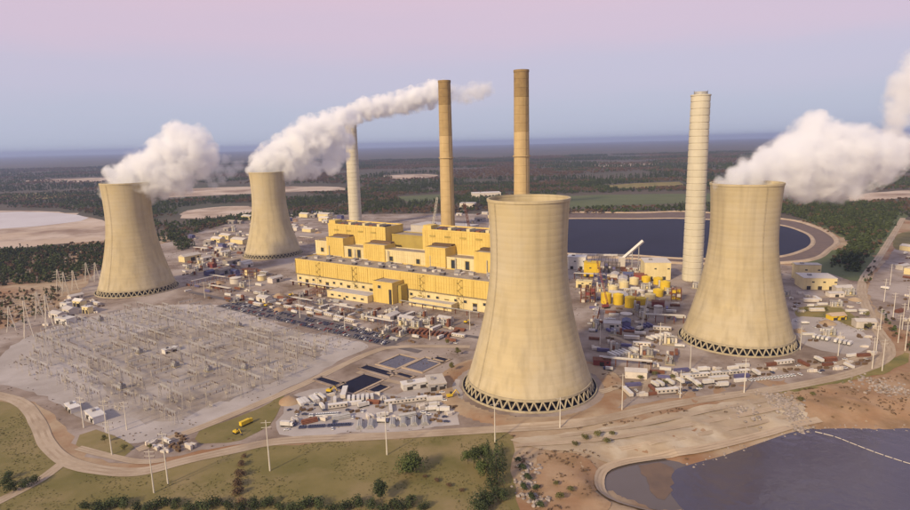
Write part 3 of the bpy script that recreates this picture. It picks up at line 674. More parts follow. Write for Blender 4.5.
x, y = G(836, 319); B('tan_shed', 'orange-tan gabled shed on the dry grass patch', 'shed', x, y, 18, 10, 5, .1, 'tankyellow', 'sand', flat=False)
x, y = G(415, 389); B('pump_house', 'white flat pump house beside the settling ponds', 'building', x, y+4, 24, 9, 5, .35, 'white', 'white')
x, y = G(436, 386); B('pump_house', 'pale blue-grey pump house close to the steamless tower', 'building', x, y, 15, 22, 6, .2, 'grey', 'offwhite')
x, y = G(70, 412); B('control_house', 'long white relay house on the track-side corner of the switchyard', 'building', x, y+4, 16, 7, 4, -.75, 'white', 'white')
x, y = G(93, 421); B('control_house', 'white relay house with two doors near the switchyard track', 'building', x, y+4, 20, 9, 5, -.75, 'white', 'white')
x, y = G(170, 352); B('control_house', 'white control building in the middle of the switchyard', 'building', x, y, 14, 7, 4, .93, 'white', 'white')
for (px, py, s, h, lab) in [(66, 323, 22, 7, 'wide low white store beside the transmission towers'), (67, 310, 14, 10, 'boxy white store behind the wide low white one'), (80, 306, 16, 8, 'white gabled store next to the cream box store'), (88, 313, 12, 9, 'cream box store at the foot of the switchyard cooling tower')]:
    x, y = G(px, py); B('store_building', lab, 'building', x, y, s, s*.6, h, -.4, 'cream' if 'cream' in lab else 'white', 'white', flat='gabled' not in lab)
x, y = G(486, 197); B('warehouse', 'long white-roofed warehouse in the woods beyond the brown-topped chimneys', 'warehouse', x, y, 110, 50, 18, .1, 'offwhite', 'white')
x, y = G(468, 207); B('warehouse', 'smaller pale warehouse between the far woods and the middle chimney', 'warehouse', x, y, 50, 36, 14, -.2, 'offwhite', 'roof_pale')
x, y = G(545, 216); B('warehouse', 'pale low hall beyond the steamless tower rim', 'warehouse', x, y, 46, 26, 12, .1, 'white', 'roof_pale')
# yellow modular enclosure and yellow halls right of the middle tower
x, y = G(592, 276); B('yellow_hall', 'bright yellow hall between the steamless tower and the conveyor boom', 'building', x, y, 24, 18, 22, -.3, 'tankyellow', 'tankyellow')
x, y = G(577, 268); B('pale_hall', 'pale lilac-white hall behind the bright yellow one', 'building', x, y, 30, 22, 20, -.3, 'white', 'white')
x, y = G(584, 287); B('cream_hall', 'low cream hall with flat roof in front of the bright yellow hall', 'building', x, y, 22, 12, 9, -.3, 'cream', 'cream')
yk = [(606, 303, 'tankyellow', 13), (618, 304, 'tankyellow', 13), (630, 307, 'tankyellow', 13), (641, 304, 'tankyellow', 8), (650, 300, 'cream', 8), (658, 296, 'tankyellow', 9), (665, 290, 'tankyellow', 12), (658, 284, 'tankyellow', 9), (646, 282, 'tankyellow', 8), (634, 284, 'cream', 9), (624, 288, 'cream', 9), (640, 293, 'offwhite', 4), (613, 293, 'cream', 10)]
for px, py, m_, h in yk:
    x, y = G(px, py); t = empty('storage_silo', (x, y, .1), -.3)
    put(t, {'tankyellow': 'bright yellow steel silo in the ring of tanks below the banded chimney', 'cream': 'cream steel silo in the ring of yellow tanks', 'offwhite': 'low off-white silo inside the ring of yellow tanks'}[m_], 'silo', 'ring of yellow silos')
    MB().cyl(0, 0, 0, h, 6.6, n=20).build('drum', M[m_], t); MB().cyl(0, 0, h+.004, h+1.8, 6.8, 1.2, n=20).build('roof', M['cream' if m_ == 'cream' else m_], t)
    MB().beam((6.9, -1, 0), (6.9, -1, h+.6), .25).beam((6.9, -1.8, 0), (6.9, -1.8, h+.6), .25).build('ladder', M['steel_dark'], t)
    occupied.append((x, y, 9))
# circular tanks
for px, py, r_, h, m_, lab in [(626, 320, 7, 8, 'offwhite', 'squat off-white tank in front of the ring of yellow silos'), (658, 313, 5, 9, 'white', 'bright white upright tank between the yellow silos and the lakeside tower'), (236, 283, 9, 9, 'offwhite', 'pale tank between the switchyard tower and the farther tower'), (262, 280, 7, 8, 'cream', 'cream tank at the foot of the distant cooling tower')]:
    x, y = G(px, py); t = empty('storage_tank', (x, y, .1)); put(t, lab, 'tank')
    MB().cyl(0, 0, 0, h, r_, n=24).build('drum', M[m_], t, smooth=False); MB().cyl(0, 0, h+.004, h+1.5, r_+.15, .5, n=24).build('roof', M['offwhite'], t)
    MB().lathe([(r_+.1, h-1), (r_+.9, h-1), (r_+.9, h-.8)], 24).build('walkway', M['steel_dark'], t); occupied.append((x, y, r_+4))

# steel frames under construction
def frame(px, py, nx_, ny_, nz_, m_, lab, fill):
    x, y = G(px, py); t = empty('process_structure', (x, y, .1), -.3); put(t, lab, 'steelwork'); q = random.Random(px)
    for i in range(nx_+1):
        for j in range(ny_+1): MB().beam((i*6-nx_*3, j*6-ny_*3, 0), (i*6-nx_*3, j*6-ny_*3, nz_*5+1), .5).build('column', M[m_], t)
    for k in range(1, nz_+1):
        for j in range(ny_+1): MB().beam((-nx_*3, j*6-ny_*3, k*5), (nx_*3, j*6-ny_*3, k*5), .42).build('girder', M[m_], t)
        for i in range(nx_+1): MB().beam((i*6-nx_*3, -ny_*3, k*5), (i*6-nx_*3, ny_*3, k*5), .42).build('girder', M[m_], t)
        for _ in range(2): MB().box((q.randrange(nx_)+.5)*6-nx_*3, (q.randrange(ny_)+.5)*6-ny_*3, (k-1)*5+.3, 4.4, 4.4, 3.8).build('vessel_box', M[q.choice(fill)], t)
    occupied.append((x, y, max(nx_, ny_)*3+3))
frame(588, 302, 3, 2, 4, 'rust', 'maroon steel frame packed with equipment beside the steamless tower', ['red', 'grey', 'offwhite', 'purple'])
frame(600, 284, 3, 2, 3, 'purple', 'dusky blue steel frame behind the cream hall near the yellow silos', ['purple', 'offwhite', 'blue'])
frame(612, 272, 4, 2, 3, 'steel_dark', 'dark steel frame below the white conveyor gallery', ['purple', 'grey', 'tankyellow'])
frame(645, 274, 2, 2, 4, 'steel_dark', 'narrow dark steel frame against the broad cream windowless hall', ['grey', 'offwhite'])
frame(676, 300, 2, 2, 3, 'rust', 'small rust steel frame between the silos and the lakeside tower foot', ['offwhite', 'tankyellow'])
frame(250, 278, 4, 2, 3, 'rust', 'rust steel frame in front of the distant cooling tower', ['offwhite', 'cream', 'grey'])
frame(318, 296, 3, 2, 2, 'rust', 'low rust steel frame outside the switchyard end of the powerhouse', ['cream', 'offwhite', 'brown'])
# conveyor boom and cranes
def lattice(mb, p, q, w, n, t=.22):
    p, q = Vector(p), Vector(q); d = (q-p).normalized(); a = d.cross(Vector((0, 0, 1)));
    a = Vector((1, 0, 0)) if a.length < .05 else a.normalized(); c = d.cross(a)
    cs = [(a+c)*w/2, (a-c)*w/2, (-a-c)*w/2, (-a+c)*w/2]
    for k in cs: mb.beam(p+k, q+k, t)
    for i in range(n):
        s0, s1 = p+(q-p)*i/n, p+(q-p)*(i+1)/n
        for j in range(4): mb.beam(s0+cs[j], s1+cs[(j+1) % 4], t*.7)
x, y = G(626, 267); t = empty('conveyor_boom', (x, y, .1)); put(t, 'white inclined conveyor gallery jutting up in front of the dark reservoir', 'conveyor')
MB().beam((-4, 4, 14), (26, -4, 44), 4.2, 4).build('gallery', M['white'], t)
MB().box(-6, 5, 0, 9, 9, 16).build('transfer_tower', M['offwhite'], t)
for q in ((10, 0, 27), (20, -2, 37)):
    MB().beam((q[0], q[1]-3, 0), (q[0], q[1], q[2]), .7).build('trestle', M['steel'], t); MB().beam((q[0], q[1]+3, 0), (q[0], q[1], q[2]), .7).build('trestle', M['steel'], t)
occupied.append((x, y, 12)); occupied.append((x+14, y, 10))
for k in range(9):
    px = 572+k*7; x, y = G(px, 262+k*.1)
    t = empty('conveyor_bent', (x, y, .1)); put(t, 'white-topped trestle carrying the belt along the reservoir edge', 'trestle', 'conveyor trestles by the reservoir')
    MB().beam((-3, 0, 0), (-1, 0, 12), .6).build('leg', M['steel_dark'], t); MB().beam((3, 0, 0), (1, 0, 12), .6).build('leg', M['steel_dark'], t)
    MB().box(0, 0, 12, 12.4, 3.4, 2.6).build('gallery', M['white'] if k % 3 != 1 else M['grey'], t)
def crane(x, y, boom, h, m_, lab, az):
    t = empty('crawler_crane', (x, y, .1), az); put(t, lab, 'crane')
    MB().box(0, -2.6, 0, 8, 1.2, 1.6).build('track', M['black'], t); MB().box(0, 2.6, 0, 8, 1.2, 1.6).build('track', M['black'], t)
    MB().box(-1, 0, 1.7, 8, 4, 2.8).build('house', M[m_], t); MB().box(2.6, 1.4, 4.51, 2, 1.4, 1.8).build('cab', M['glass'], t)
    k_ = .42 if h > 80 else .22; b = MB(); lattice(b, (3, 0, 3), (boom, 0, h), 2.6 if h > 80 else 1.6, 22, k_); b.build('boom', M[m_], t)
    MB().beam((-4, 0, 9), (boom, 0, h), .12).beam((boom, 0, h), (boom, 0, h*.45), .1).build('cable', M['steel_dark'], t)
    MB().beam((-1, 0, 4), (-4, 0, 9), .4).build('mast', M[m_], t)
    occupied.append((x, y, 9))
crane(*LW(115, 178), 26, 122, 'steel_pale', 'crawler crane with a pale lattice boom beyond the boiler roofs', .1)
crane(*LW(225, 172), -20, 118, 'rust', 'crawler crane with a rust-red boom beside the brown-topped chimney behind the powerhouse', -.2)
crane(*LW(-75, 250), 20, 60, 'rust', 'small red-boomed crane on the yard behind the farther steaming tower', .4)

x, y = G(606, 308); crane(x, y, -14, 62, 'red', 'crawler crane with a tall red boom beside the maroon steel frame', .3)
x, y = G(640, 330); crane(x, y, 16, 34, 'steel_pale', 'crawler crane with a short pale boom between the steamless tower and the lakeside tower', .8)
# ------------------------------------------------------------------ switchyard
E1 = Vector((.6, .8)); E2 = Vector((-.8, .6)); YA = math.atan2(.6, -.8)
O1 = Vector(G(137, 440))
def SY(a, b): p = O1+E1*a+E2*b; return (p.x, p.y)
def make_gantry(wd, h):
    t = empty('substation_gantry')
    for s in (-1, 1):
        c = MB()
        for k in (-1, 1): c.beam((s*wd/2, k*1.5, 0), (s*wd/2, k*.3, h), .23, 4)
        for i in range(5):
            z0, z1 = h*i/5, h*(i+1)/5; y0, y1 = 1.5-1.2*i/5, 1.5-1.2*(i+1)/5
            c.beam((s*wd/2, -y0, z0), (s*wd/2, y1, z1), .16, 3)
        c.beam((s*wd/2, 0, h), (s*wd/2, 0, h+3), .12, 4, w2=.04)
        c.build('column', M['steel_yard'], t)
    b = MB(); lattice(b, (-wd/2, 0, h-.8), (wd/2, 0, h-.8), 1.1, 7, .12); b.build('cross_beam', M['steel'], t)
    for i in range(3): MB().cyl((i-1)*wd/3.2, 0, h-4.0, h-1.6, .24, n=6).build('insulator', M['brown'], t)
    return t
def make_breaker():
    t = empty('circuit_breaker')
    MB().box(0, 0, 1.7, 4.8, .4, .3).box(-2, 0, 0, .3, .3, 1.7).box(2, 0, 0, .3, .3, 1.7).box(0, .3, .3, .9, .6, 1.3).build('frame', M['steel_yard'], t)
    for i in (-1, 0, 1):
        MB().cyl(i*2.0, 0, 2.004, 5.4, .24, .16, 8).build('insulator', M['steel_yard'], t)
    return t
def make_bus():
    t = empty('bus_support')
    for i in (-1, 0, 1): MB().beam((i*2.2, 0, 0), (i*2.2, 0, 6), .15, 4).build('post', M['steel_yard'], t)
    MB().box(0, 0, 6, 5.6, .25, .25).build('crossbar', M['steel_yard'], t)
    for i in (-1, 0, 1): MB().cyl(i*2.2, 0, 6.4, 8, .2, n=6).build('insulator', M['brown'], t)
    return t
def make_trafo():
    t = empty('power_transformer')
    MB().box(0, 0, 0, 9, 6, .6).build('plinth', M['leg_conc'], t)
    MB().box(0, 0, .6, 6, 3.4, 4.2).build('tank', M['grey'], t)
    for s in (-1, 1):
        for i in range(3): MB().box((i-1)*1.9, s*2.3, 1.0, 1.5, 1.0, 3.2).build('radiator', M['steel'], t)
    for i in (-1, 0, 1): MB().cyl(i*1.7, 0, 4.8, 7.4, .3, .14, 8).build('bushing', M['brown'], t)
    MB().beam((-2.5, 1.2, 5.6), (2.5, 1.2, 5.6), .7, 8).build('conservator', M['grey'], t)
    return t
R = random.Random(11)
padpoly = PAD
def inpad(x, y, mg=6):
    return float(sdist([x], [y], padpoly)[0]) < -mg
gp = [make_gantry(19, 13.5), make_gantry(15, 10)]
used = [False]*2; gcount = 0
spots = []
for ia, a in enumerate(range(12, 300, 19)):
    for ib, b in enumerate(range(8, 420, 22)):
        if R.random() < .22: continue
        x, y = SY(a+R.uniform(-2, 2), b)
        if inpad(x, y, 17) and all((x-ox)**2+(y-oy)**2 > (rr+8)**2 for ox, oy, rr in occupied): spots.append((x, y, ia, ib))
for x, y, ia, ib in spots:
    k = 0 if (ia % 3 != 1) else 1
    o = gp[k] if not used[k] else copy_tree(gp[k]); used[k] = True
    o.location = (x, y, .13); o.rotation_euler = (0, 0, YA+(PI/2 if ia % 4 == 3 else 0)+R.uniform(-.03, .03))
    put(o, ('tall' if k == 0 else 'lower')+' pale steel lattice gantry standing on the switchyard gravel', 'gantry', ('tall' if k == 0 else 'lower')+' switchyard gantries'); gcount += 1
def repeat(proto, n, fn, lab, cat, group, mg=4, tries=4000, sep=5):
    cnt = 0; first = True; mine = []
    for _ in range(tries):
        if cnt >= n: break
        x, y, rz = fn()
        if any((x-ox)**2+(y-oy)**2 < (rr+sep)**2 for ox, oy, rr in occupied): continue
        if any((x-ox)**2+(y-oy)**2 < (2*sep)**2 for ox, oy in mine): continue
        o = proto if first else copy_tree(proto); first = False
        o.location = (x, y, .13); o.rotation_euler = (0, 0, rz); put(o, lab, cat, group); mine.append((x, y)); cnt += 1
    occupied.extend((x, y, sep) for x, y in mine)
    if first: bpy.data.objects.remove(proto)
def padspot():
    while True:
        a = 6+11.5*R.randrange(0, 25); b = 6+6.5*R.randrange(0, 62); x, y = SY(a, b)
        if inpad(x, y, 16): return x, y, YA
repeat(make_breaker(), 200, padspot, 'grey three-pole circuit breaker on the switchyard gravel', 'circuit breaker', 'switchyard circuit breakers', sep=2.6)
repeat(make_bus(), 260, padspot, 'row of three pale bus posts on the switchyard gravel', 'bus support', 'switchyard bus supports', sep=2.4)
repeat(make_trafo(), 7, padspot, 'grey power transformer with side radiators on the switchyard', 'transformer', 'switchyard transformers', sep=7)

# ------------------------------------------------------------------ pylons, poles and masts
def make_pylon(h):
    t = empty('transmission_tower'); b = MB()
    lv = [(0, h*.105), (.35, h*.06), (.62, h*.032), (1, h*.012)]
    for (f0, w0), (f1, w1) in zip(lv, lv[1:]):
        for sx, sy in ((1, 1), (1, -1), (-1, -1), (-1, 1)): b.beam((sx*w0, sy*w0, h*f0), (sx*w1, sy*w1, h*f1), .42)
        for (sx, sy), (tx, ty) in (((1, 1), (1, -1)), ((1, -1), (-1, -1)), ((-1, -1), (-1, 1)), ((-1, 1), (1, 1))):
            b.beam((sx*w0, sy*w0, h*f0), (tx*w1, ty*w1, h*f1), .2, 3); b.beam((tx*w0, ty*w0, h*f0), (sx*w1, sy*w1, h*f1), .2, 3)
    b.build('lattice_body', M['steel_pale'], t)
    for f, w in ((.66, 8), (.78, 6.5), (.9, 5)):
        a = MB()
        for s in (-1, 1): a.beam((0, 0, h*f+1.2), (s*w, 0, h*f), .24); a.beam((0, 0, h*f-.8), (s*w, 0, h*f), .24)
        a.build('cross_arm', M['steel_pale'], t)
        for s in (-1, 1): MB().cyl(s*w, 0, h*f-2.6, h*f, .22, n=6).build('insulator', M['brown'], t)
    return t
def make_pole(h, arms=2):
    t = empty('steel_pole')
    MB().cyl(0, 0, 0, h, .5, .24, 8).build('mast', M['steel_pale'], t)
    for k in range(arms): MB().beam((-3.2, 0, h-1.5-k*3.2), (3.2, 0, h-1.5-k*3.2), .22).build('cross_arm', M['steel_pale'], t)
    for k in range(arms):
        for s in (-1, 1): MB().cyl(s*3, 0, h-3.1-k*3.2, h-1.6-k*3.2, .16, n=5).build('insulator', M['brown'], t)
    return t
def place(proto, pts, lab, cat, group, rz=0.0, jr=.2):
    for i, p in enumerate(pts):
        o = proto if i == 0 else copy_tree(proto)
        s = p[2] if len(p) > 2 else 1.0
        x, y = G(p[0], p[1]); o.location = (x, y, float(relief([x], [y])[0])+.1); o.scale = (1, 1, s); o.rotation_euler = (0, 0, rz+R.uniform(-jr, jr)); put(o, lab, cat, group)
        occupied.append((x, y, 4))
place(make_pylon(44), [(29, 337), (50, 330), (12, 331, .7), (60, 292, .8), (66, 295, .8), (88, 281, .7), (97, 281, .7), (40, 318, .8), (75, 290, .7)], 'pale lattice transmission tower among the scrub beside the switchyard', 'pylon', 'transmission towers beyond the switchyard', .6)
place(make_pole(34), [(154, 493, .85), (168, 484, 1.05), (270, 471, 1.05), (387, 455, .95)], 'tall pale steel pole standing on the rough grass by the road', 'power pole', 'poles on the grass')
place(make_pole(26), [(84, 428), (107, 432), (127, 430, .9), (112, 455)], 'pale steel pole along the road corner of the switchyard', 'power pole', 'poles round the switchyard')
place(make_pole(30, 1), [(495, 442), (622, 410), (744, 393), (560, 428, .8), (680, 398, .8)], 'thin pale pole beside the road past the lakeside towers', 'power pole', 'poles along the lakeside road')
place(make_pole(30), [(872, 369), (882, 371), (838, 356, .8), (905, 351), (898, 343), (884, 302), (893, 318), (880, 330, .8), (902, 330), (908, 310), (890, 285), (876, 352, .9)], 'pale pole beside the road to the woods and gravel lots', 'power pole', 'poles along the road to the woods')
place(make_pole(24, 1), [(205, 298), (300, 318), (345, 330), (430, 340), (250, 290), (470, 330), (600, 345), (660, 345), (690, 370), (800, 350)], 'light mast on the plant yard', 'light mast', 'yard light masts')

# ------------------------------------------------------------------ vehicles
def make_car(m_):
    t = empty('car')
    b = MB(); b.box(0, 0, .35, 4.5, 1.8, .62, taper=.97).build('body', m_, t)
    MB().box(-.2, 0, .974, 2.5, 1.6, .55, taper=.78).build('cabin', M['glass'], t); MB().box(-.2, 0, 1.53, 1.75, 1.15, .06).build('roof', m_, t)
    wm = MB().beam((0, -.11, 0), (0, .11, 0), .47, 10).mesh('wheel', M['tyre'])
    for sx in (-1.4, 1.35):
        for sy in (-.82, .82):
            o = bpy.data.objects.new('wheel', wm); o.parent = t; o.location = (sx, sy, .34); col.objects.link(o)
    return t
cars = {'dark blue': make_car(M['carblue']), 'grey': make_car(M['cargrey']), 'white': make_car(M['carwhite']), 'red': make_car(M['carred'])}
carused = set()
p0, p1 = Vector(G(226, 305)), Vector(G(392, 343)); dd = (p1-p0); ln = dd.length; dd.normalize(); nn = Vector((-dd.y, dd.x))
sheet('car_park', [tuple(p0-dd*6-nn*12), tuple(p1+dd*6-nn*12), tuple(p1+dd*6+nn*24), tuple(p0-dd*6+nn*24)], .28, M['asphalt'], smooth=False)
for row, off in enumerate((-8, -2.6, 8, 13.4)):
    for k in range(int(ln/2.9)):
        if R.random() < (.42 if row < 2 else .5): continue
        q = p0+dd*(k*2.9+1)+nn*off
        if any((q.x-ox)**2+(q.y-oy)**2 < (rr+1.5)**2 for ox, oy, rr in occupied): continue
        c = R.choices(list(cars), (6, 4, 2, 1))[0]
        o = cars[c] if c not in carused else copy_tree(cars[c]); carused.add(c)
        o.location = (q.x, q.y, .29); o.rotation_euler = (0, 0, math.atan2(nn.y, nn.x)+R.choice((0, PI))+R.uniform(-.04, .04))
        put(o, c+' car parked in the long car park beyond the switchyard', 'car', c+' cars in the car park')
def make_truck(m_cab, m_box):
    t = empty('box_truck')
    MB().box(0, 0, .5, 9.5, 2.2, .5).build('chassis', M['black'], t)
    MB().box(-1, 0, 1.004, 7.4, 2.5, 2.7).build('cargo_box', m_box, t)
    c = MB().box(4.0, 0, .95, 2.1, 2.35, 2.2, taper=.92).build('cab', m_cab, t); MB().box(5.0, 0, 2.0, .25, 2.0, .8).build('windscreen', M['glass'], c)
    wm = MB().beam((0, -.18, 0), (0, .18, 0), .7, 10).mesh('wheel', M['tyre'])
    for sx in (-3.6, -2.4, 3.7):
        for sy in (-1.02, 1.02):
            o = bpy.data.objects.new('wheel', wm); o.parent = t; o.location = (sx, sy, .5); col.objects.link(o)
    return t
def make_container(m_):
    t = empty('container'); MB().box(0, 0, .15, 12, 2.5, 2.6).build('body', m_, t)
    for s in (-1, 1):
        r = MB()
        for i in range(14): r.box(-5.6+i*.86, s*1.27, .3, .3, .1, 2.3)
        r.build('corrugation', m_, t)
    MB().box(6.02, 0, .3, .08, 2.2, 2.3).build('door', M['grey'], t)
    return t
def make_trailer(m_):
    t = empty('site_trailer'); MB().box(0, 0, .7, 17, 3.6, 2.9).build('wall', m_, t); MB().box(0, 0, 3.604, 17.3, 3.9, .25).build('roof', M['white'], t)
    for i in range(5): MB().box(-6.8+i*3.4, -1.82, 1.8, 1.4, .12, 1.1).build('window', M['glass'], t)
    MB().box(7.4, -1.82, .75, 1.1, .12, 2.1).build('door', M['brown'], t); MB().box(0, 0, 0, 15, 2.6, .7).build('skirt', M['steel_dark'], t)
    return t
def make_shed(sx, sy, h, m_, mr):
    t = empty('storage_shed'); MB().box(0, 0, 0, sx, sy, h).build('wall', m_, t); MB().gable(0, 0, h+.004, sx, sy, sy*.2).build('roof', mr, t)
    MB().box(0, -sy/2-.02, 0, sx*.25, .3, h*.7).build('door', M['dark'], t); MB().box(sx*.32, -sy/2-.02, h*.5, sx*.12, .25, h*.25).build('window', M['glass'], t)
    return t
def make_stack(m_, seed):
    q = random.Random(seed); t = empty('material_stack')
    for k in range(5):
        MB().box(q.uniform(-3, 3), q.uniform(-2, 2), 0, q.uniform(1.5, 5), q.uniform(1, 2.4), q.uniform(.8, 2.6), q.uniform(-.2, .2)).build('crate', m_, t)
    return t
def make_pipes(m_):
    t = empty('pipe_stack'); k = 0
    for row in range(3):
        for i in range(5-row): MB().beam((-6, (i-(4-row)/2)*1.1, .55+row*.95), (6, (i-(4-row)/2)*1.1, .55+row*.95), .75, 8).build('pipe', m_, t)
    return t
def make_skid(seed):
    q = random.Random(seed); t = empty('process_unit')
    MB().box(0, 0, 0, 14, 9, .8).build('plinth', M['leg_conc'], t)
    for k in range(4): MB().box(-5+k*3.3, q.uniform(-2.5, 2.5), .8, 2.4, q.uniform(2, 4), q.uniform(3, 8)).build('cabinet', M[q.choice(['grey', 'offwhite', 'steel', 'rust', 'cream'])], t)
    for k in range(3): MB().beam((-6, -3+k*3, 5+k), (6, -3+k*3, 5+k), .5, 6).build('pipe', M['steel'], t)
    for sx in (-6, 6):
        for sy in (-3, 3): MB().beam((sx, sy, .8), (sx, sy, 8), .35).build('post', M['steel_dark'], t)
    MB().cyl(4.5, 2, .8, 9, 1.3, n=10).build('vessel', M['offwhite'], t)
    return t
def make_excavator():
    t = empty('excavator'); MB().box(0, -1.4, 0, 4.4, .7, 1).build('track', M['black'], t); MB().box(0, 1.4, 0, 4.4, .7, 1).build('track', M['black'], t)
    MB().box(-.4, 0, 1.1, 4.2, 2.8, 1.4).build('house', M['tankyellow'], t); MB().box(1, .8, 2.504, 1.6, 1.1, 1.4).build('cab', M['glass'], t)
    MB().beam((1.6, -.4, 2.2), (4.8, -.4, 5.4), .5).build('boom', M['tankyellow'], t); MB().beam((4.8, -.4, 5.4), (7, -.4, 2), .4).build('stick', M['tankyellow'], t)
    MB().box(7, -.4, .6, 1.2, 1.4, 1.3).build('bucket', M['steel_dark'], t)
    return t
def make_rack():
    t = empty('pipe_rack')
    for i in range(5):
        for s in (-2.5, 2.5): MB().beam((-20+i*10, s, 0), (-20+i*10, s, 7), .45).build('post', M['rust'], t)
        MB().box(-20+i*10, 0, 7, .5, 6, .5).build('cross_beam', M['rust'], t)
    for k in range(4): MB().beam((-21, -2+k*1.3, 8), (21, -2+k*1.3, 8), .6, 6).build('pipe', M['steel' if k % 2 else 'offwhite'], t)
    return t
def make_mound(seed):
    q = random.Random(seed); mb = MB(); n = 18; prof = [(9, -.3), (7.4, 1.0), (4.8, 2.6), (2.2, 3.6), (.02, 4.0)]
    mb.lathe(prof, n); mb.v = [(x*(1+.16*noise.noise(Vector((x*.2+seed, y*.2, z)))), y*(1+.16*noise.noise(Vector((x*.2, y*.2+seed, z)))), z*(1+.2*noise.noise(Vector((x*.3, y*.3+seed, 1))))) for x, y, z in mb.v]
    return mb.build('dirt_mound', M['dirt'], smooth=True)

KINDS = {
    'truck': (lambda: make_truck(M['white'], M['white']), 'white box truck parked', 'truck', 5.0),
    'blue_truck': (lambda: make_truck(M['blue'], M['white']), 'blue-cabbed box truck parked', 'truck', 5.0),
    'yellow_truck': (lambda: make_truck(M['tankyellow'], M['tankyellow']), 'yellow truck parked', 'truck', 5.0),
    'container': (lambda: make_container(M['white']), 'white shipping container lying', 'container', 6.5),
    'rust_container': (lambda: make_container(M['rust']), 'rust-red shipping container lying', 'container', 6.5),
    'blue_container': (lambda: make_container(M['purple']), 'dusky blue shipping container lying', 'container', 6.5),
    'yellow_box': (lambda: make_shed(12, 9, 9, M['tankyellow'], M['tankyellow']), 'bright yellow gabled hut standing', 'hut', 7.0),
    'trailer': (lambda: make_trailer(M['offwhite']), 'off-white site office trailer standing', 'site trailer', 9.0),
    'shed': (lambda: make_shed(20, 11, 6, M['offwhite'], M['roof_pale']), 'pale gabled shed standing', 'shed', 11.0),
    'bigshed': (lambda: make_shed(38, 18, 9, M['cream'], M['offwhite']), 'large cream gabled store standing', 'store', 20.0),
    'greyshed': (lambda: make_shed(26, 13, 7, M['grey'], M['roof']), 'grey gabled shed standing', 'shed', 14.0),
    'redshed': (lambda: make_shed(16, 9, 6, M['red'], M['rust']), 'red gabled shed standing', 'shed', 9.0),
    'blueshed': (lambda: make_shed(16, 10, 7, M['purple'], M['blue']), 'dusky blue gabled shed standing', 'shed', 9.0),
    'stack': (lambda: make_stack(M['offwhite'], 3), 'pile of pale crates lying', 'crate pile', 4.5),
    'brownstack': (lambda: make_stack(M['brown'], 8), 'pile of brown timber crates lying', 'crate pile', 4.5),
    'pipes': (lambda: make_pipes(M['rust']), 'stack of rust-brown pipes lying', 'pipe stack', 6.5),
    'palepipes': (lambda: make_pipes(M['steel']), 'stack of grey steel pipes lying', 'pipe stack', 6.5),
    'skid': (lambda: make_skid(4), 'process unit with a white vessel standing', 'process unit', 9.0),
    'skid2': (lambda: make_skid(9), 'process unit of tall cabinets standing', 'process unit', 9.0),
    'excavator': (make_excavator, 'yellow excavator standing', 'excavator', 5.5),
    'rack': (make_rack, 'rust-framed pipe rack running', 'pipe rack', 17.0),
    'mound': (lambda: make_mound(5), 'heap of bare earth lying', 'earth heap', 8.5),
    'car': (lambda: make_car(M['carwhite']), 'white car parked', 'car', 2.8),
    'bluecar': (lambda: make_car(M['carblue']), 'dark blue car parked', 'car', 2.8),
}
PROTO = {}
def clutter(poly_px, where, counts, ang=TH, seed=1, jit=.08):
    q = random.Random(seed); poly = G2(poly_px)
    xs = [p[0] for p in poly]; ys = [p[1] for p in poly]
    for kind, n in counts:
        fn, lab, cat, rr = KINDS[kind]; c = 0
        for _ in range(n*25):
            if c >= n: break
            x, y = q.uniform(min(xs), max(xs)), q.uniform(min(ys), max(ys))
            if float(sdist([x], [y], poly)[0]) > -rr*.3: continue
            if any((x-ox)**2+(y-oy)**2 < (rr*.8+orr)**2 for ox, oy, orr in occupied): continue
            if kind not in PROTO: o = PROTO[kind] = fn()
            else: o = copy_tree(PROTO[kind])
            o.location = (x, y, .2); o.rotation_euler = (0, 0, ang+q.choice((0, 0, PI/2, PI))+q.uniform(-jit, jit))
            s = q.uniform(.85, 1.15); o.scale = (s, s, s*q.uniform(.85, 1.2))
            put(o, f'{lab} {where}', cat, f'{lab} {where}'); occupied.append((x, y, rr*.75)); c += 1
def row(kind, a_, b_, n, where, turn=0.0, skip=.1, seed=1):
    q = random.Random(seed); p, r_ = Vector(G(*a_)), Vector(G(*b_)); d = r_-p; ang = math.atan2(d.y, d.x)+turn; fn, lab, cat, rr = KINDS[kind]
    for i in range(n):
        c = p+d*(i/max(1, n-1))
        if q.random() < skip or any((c.x-ox)**2+(c.y-oy)**2 < (orr+1.2)**2 for ox, oy, orr in occupied if orr > 6): continue
        if kind not in PROTO: o = PROTO[kind] = fn()
        else: o = copy_tree(PROTO[kind])
        o.location = (c.x, c.y, .2); o.rotation_euler = (0, 0, ang+q.uniform(-.04, .04)); put(o, f'{lab} {where}', cat, f'{lab} {where}'); occupied.append((c.x, c.y, 3.0))
LY = 'in the laydown yard near the settling ponds'
row('truck', (335, 402), (372, 399), 9, LY, PI/2, seed=2); row('bluecar', (300, 428), (350, 425), 22, LY, PI/2, seed=3); row('car', (310, 416), (340, 414), 14, LY, PI/2, seed=4)
row('trailer', (395, 404), (428, 400), 4, LY, 0, seed=5); row('palepipes', (360, 426), (425, 422), 7, LY, PI/2, seed=6); row('container', (300, 404), (322, 398), 8, LY, PI/2, seed=7)
LR = 'along the lakeside road below the lakeside tower'
row('trailer', (690, 378), (740, 374), 6, LR, 0, seed=8); row('truck', (655, 386), (690, 381), 8, LR, PI/2, seed=9); row('car', (750, 381), (800, 375), 16, LR, PI/2, seed=10)
row('container', (612, 356), (640, 350), 9, 'between the steamless and the lakeside towers', PI/2, seed=11); row('blue_container', (610, 332), (650, 326), 11, 'between the steamless and the lakeside towers', PI/2, seed=12); row('truck', (650, 340), (676, 334), 7, 'between the steamless and the lakeside towers', PI/2, seed=13)
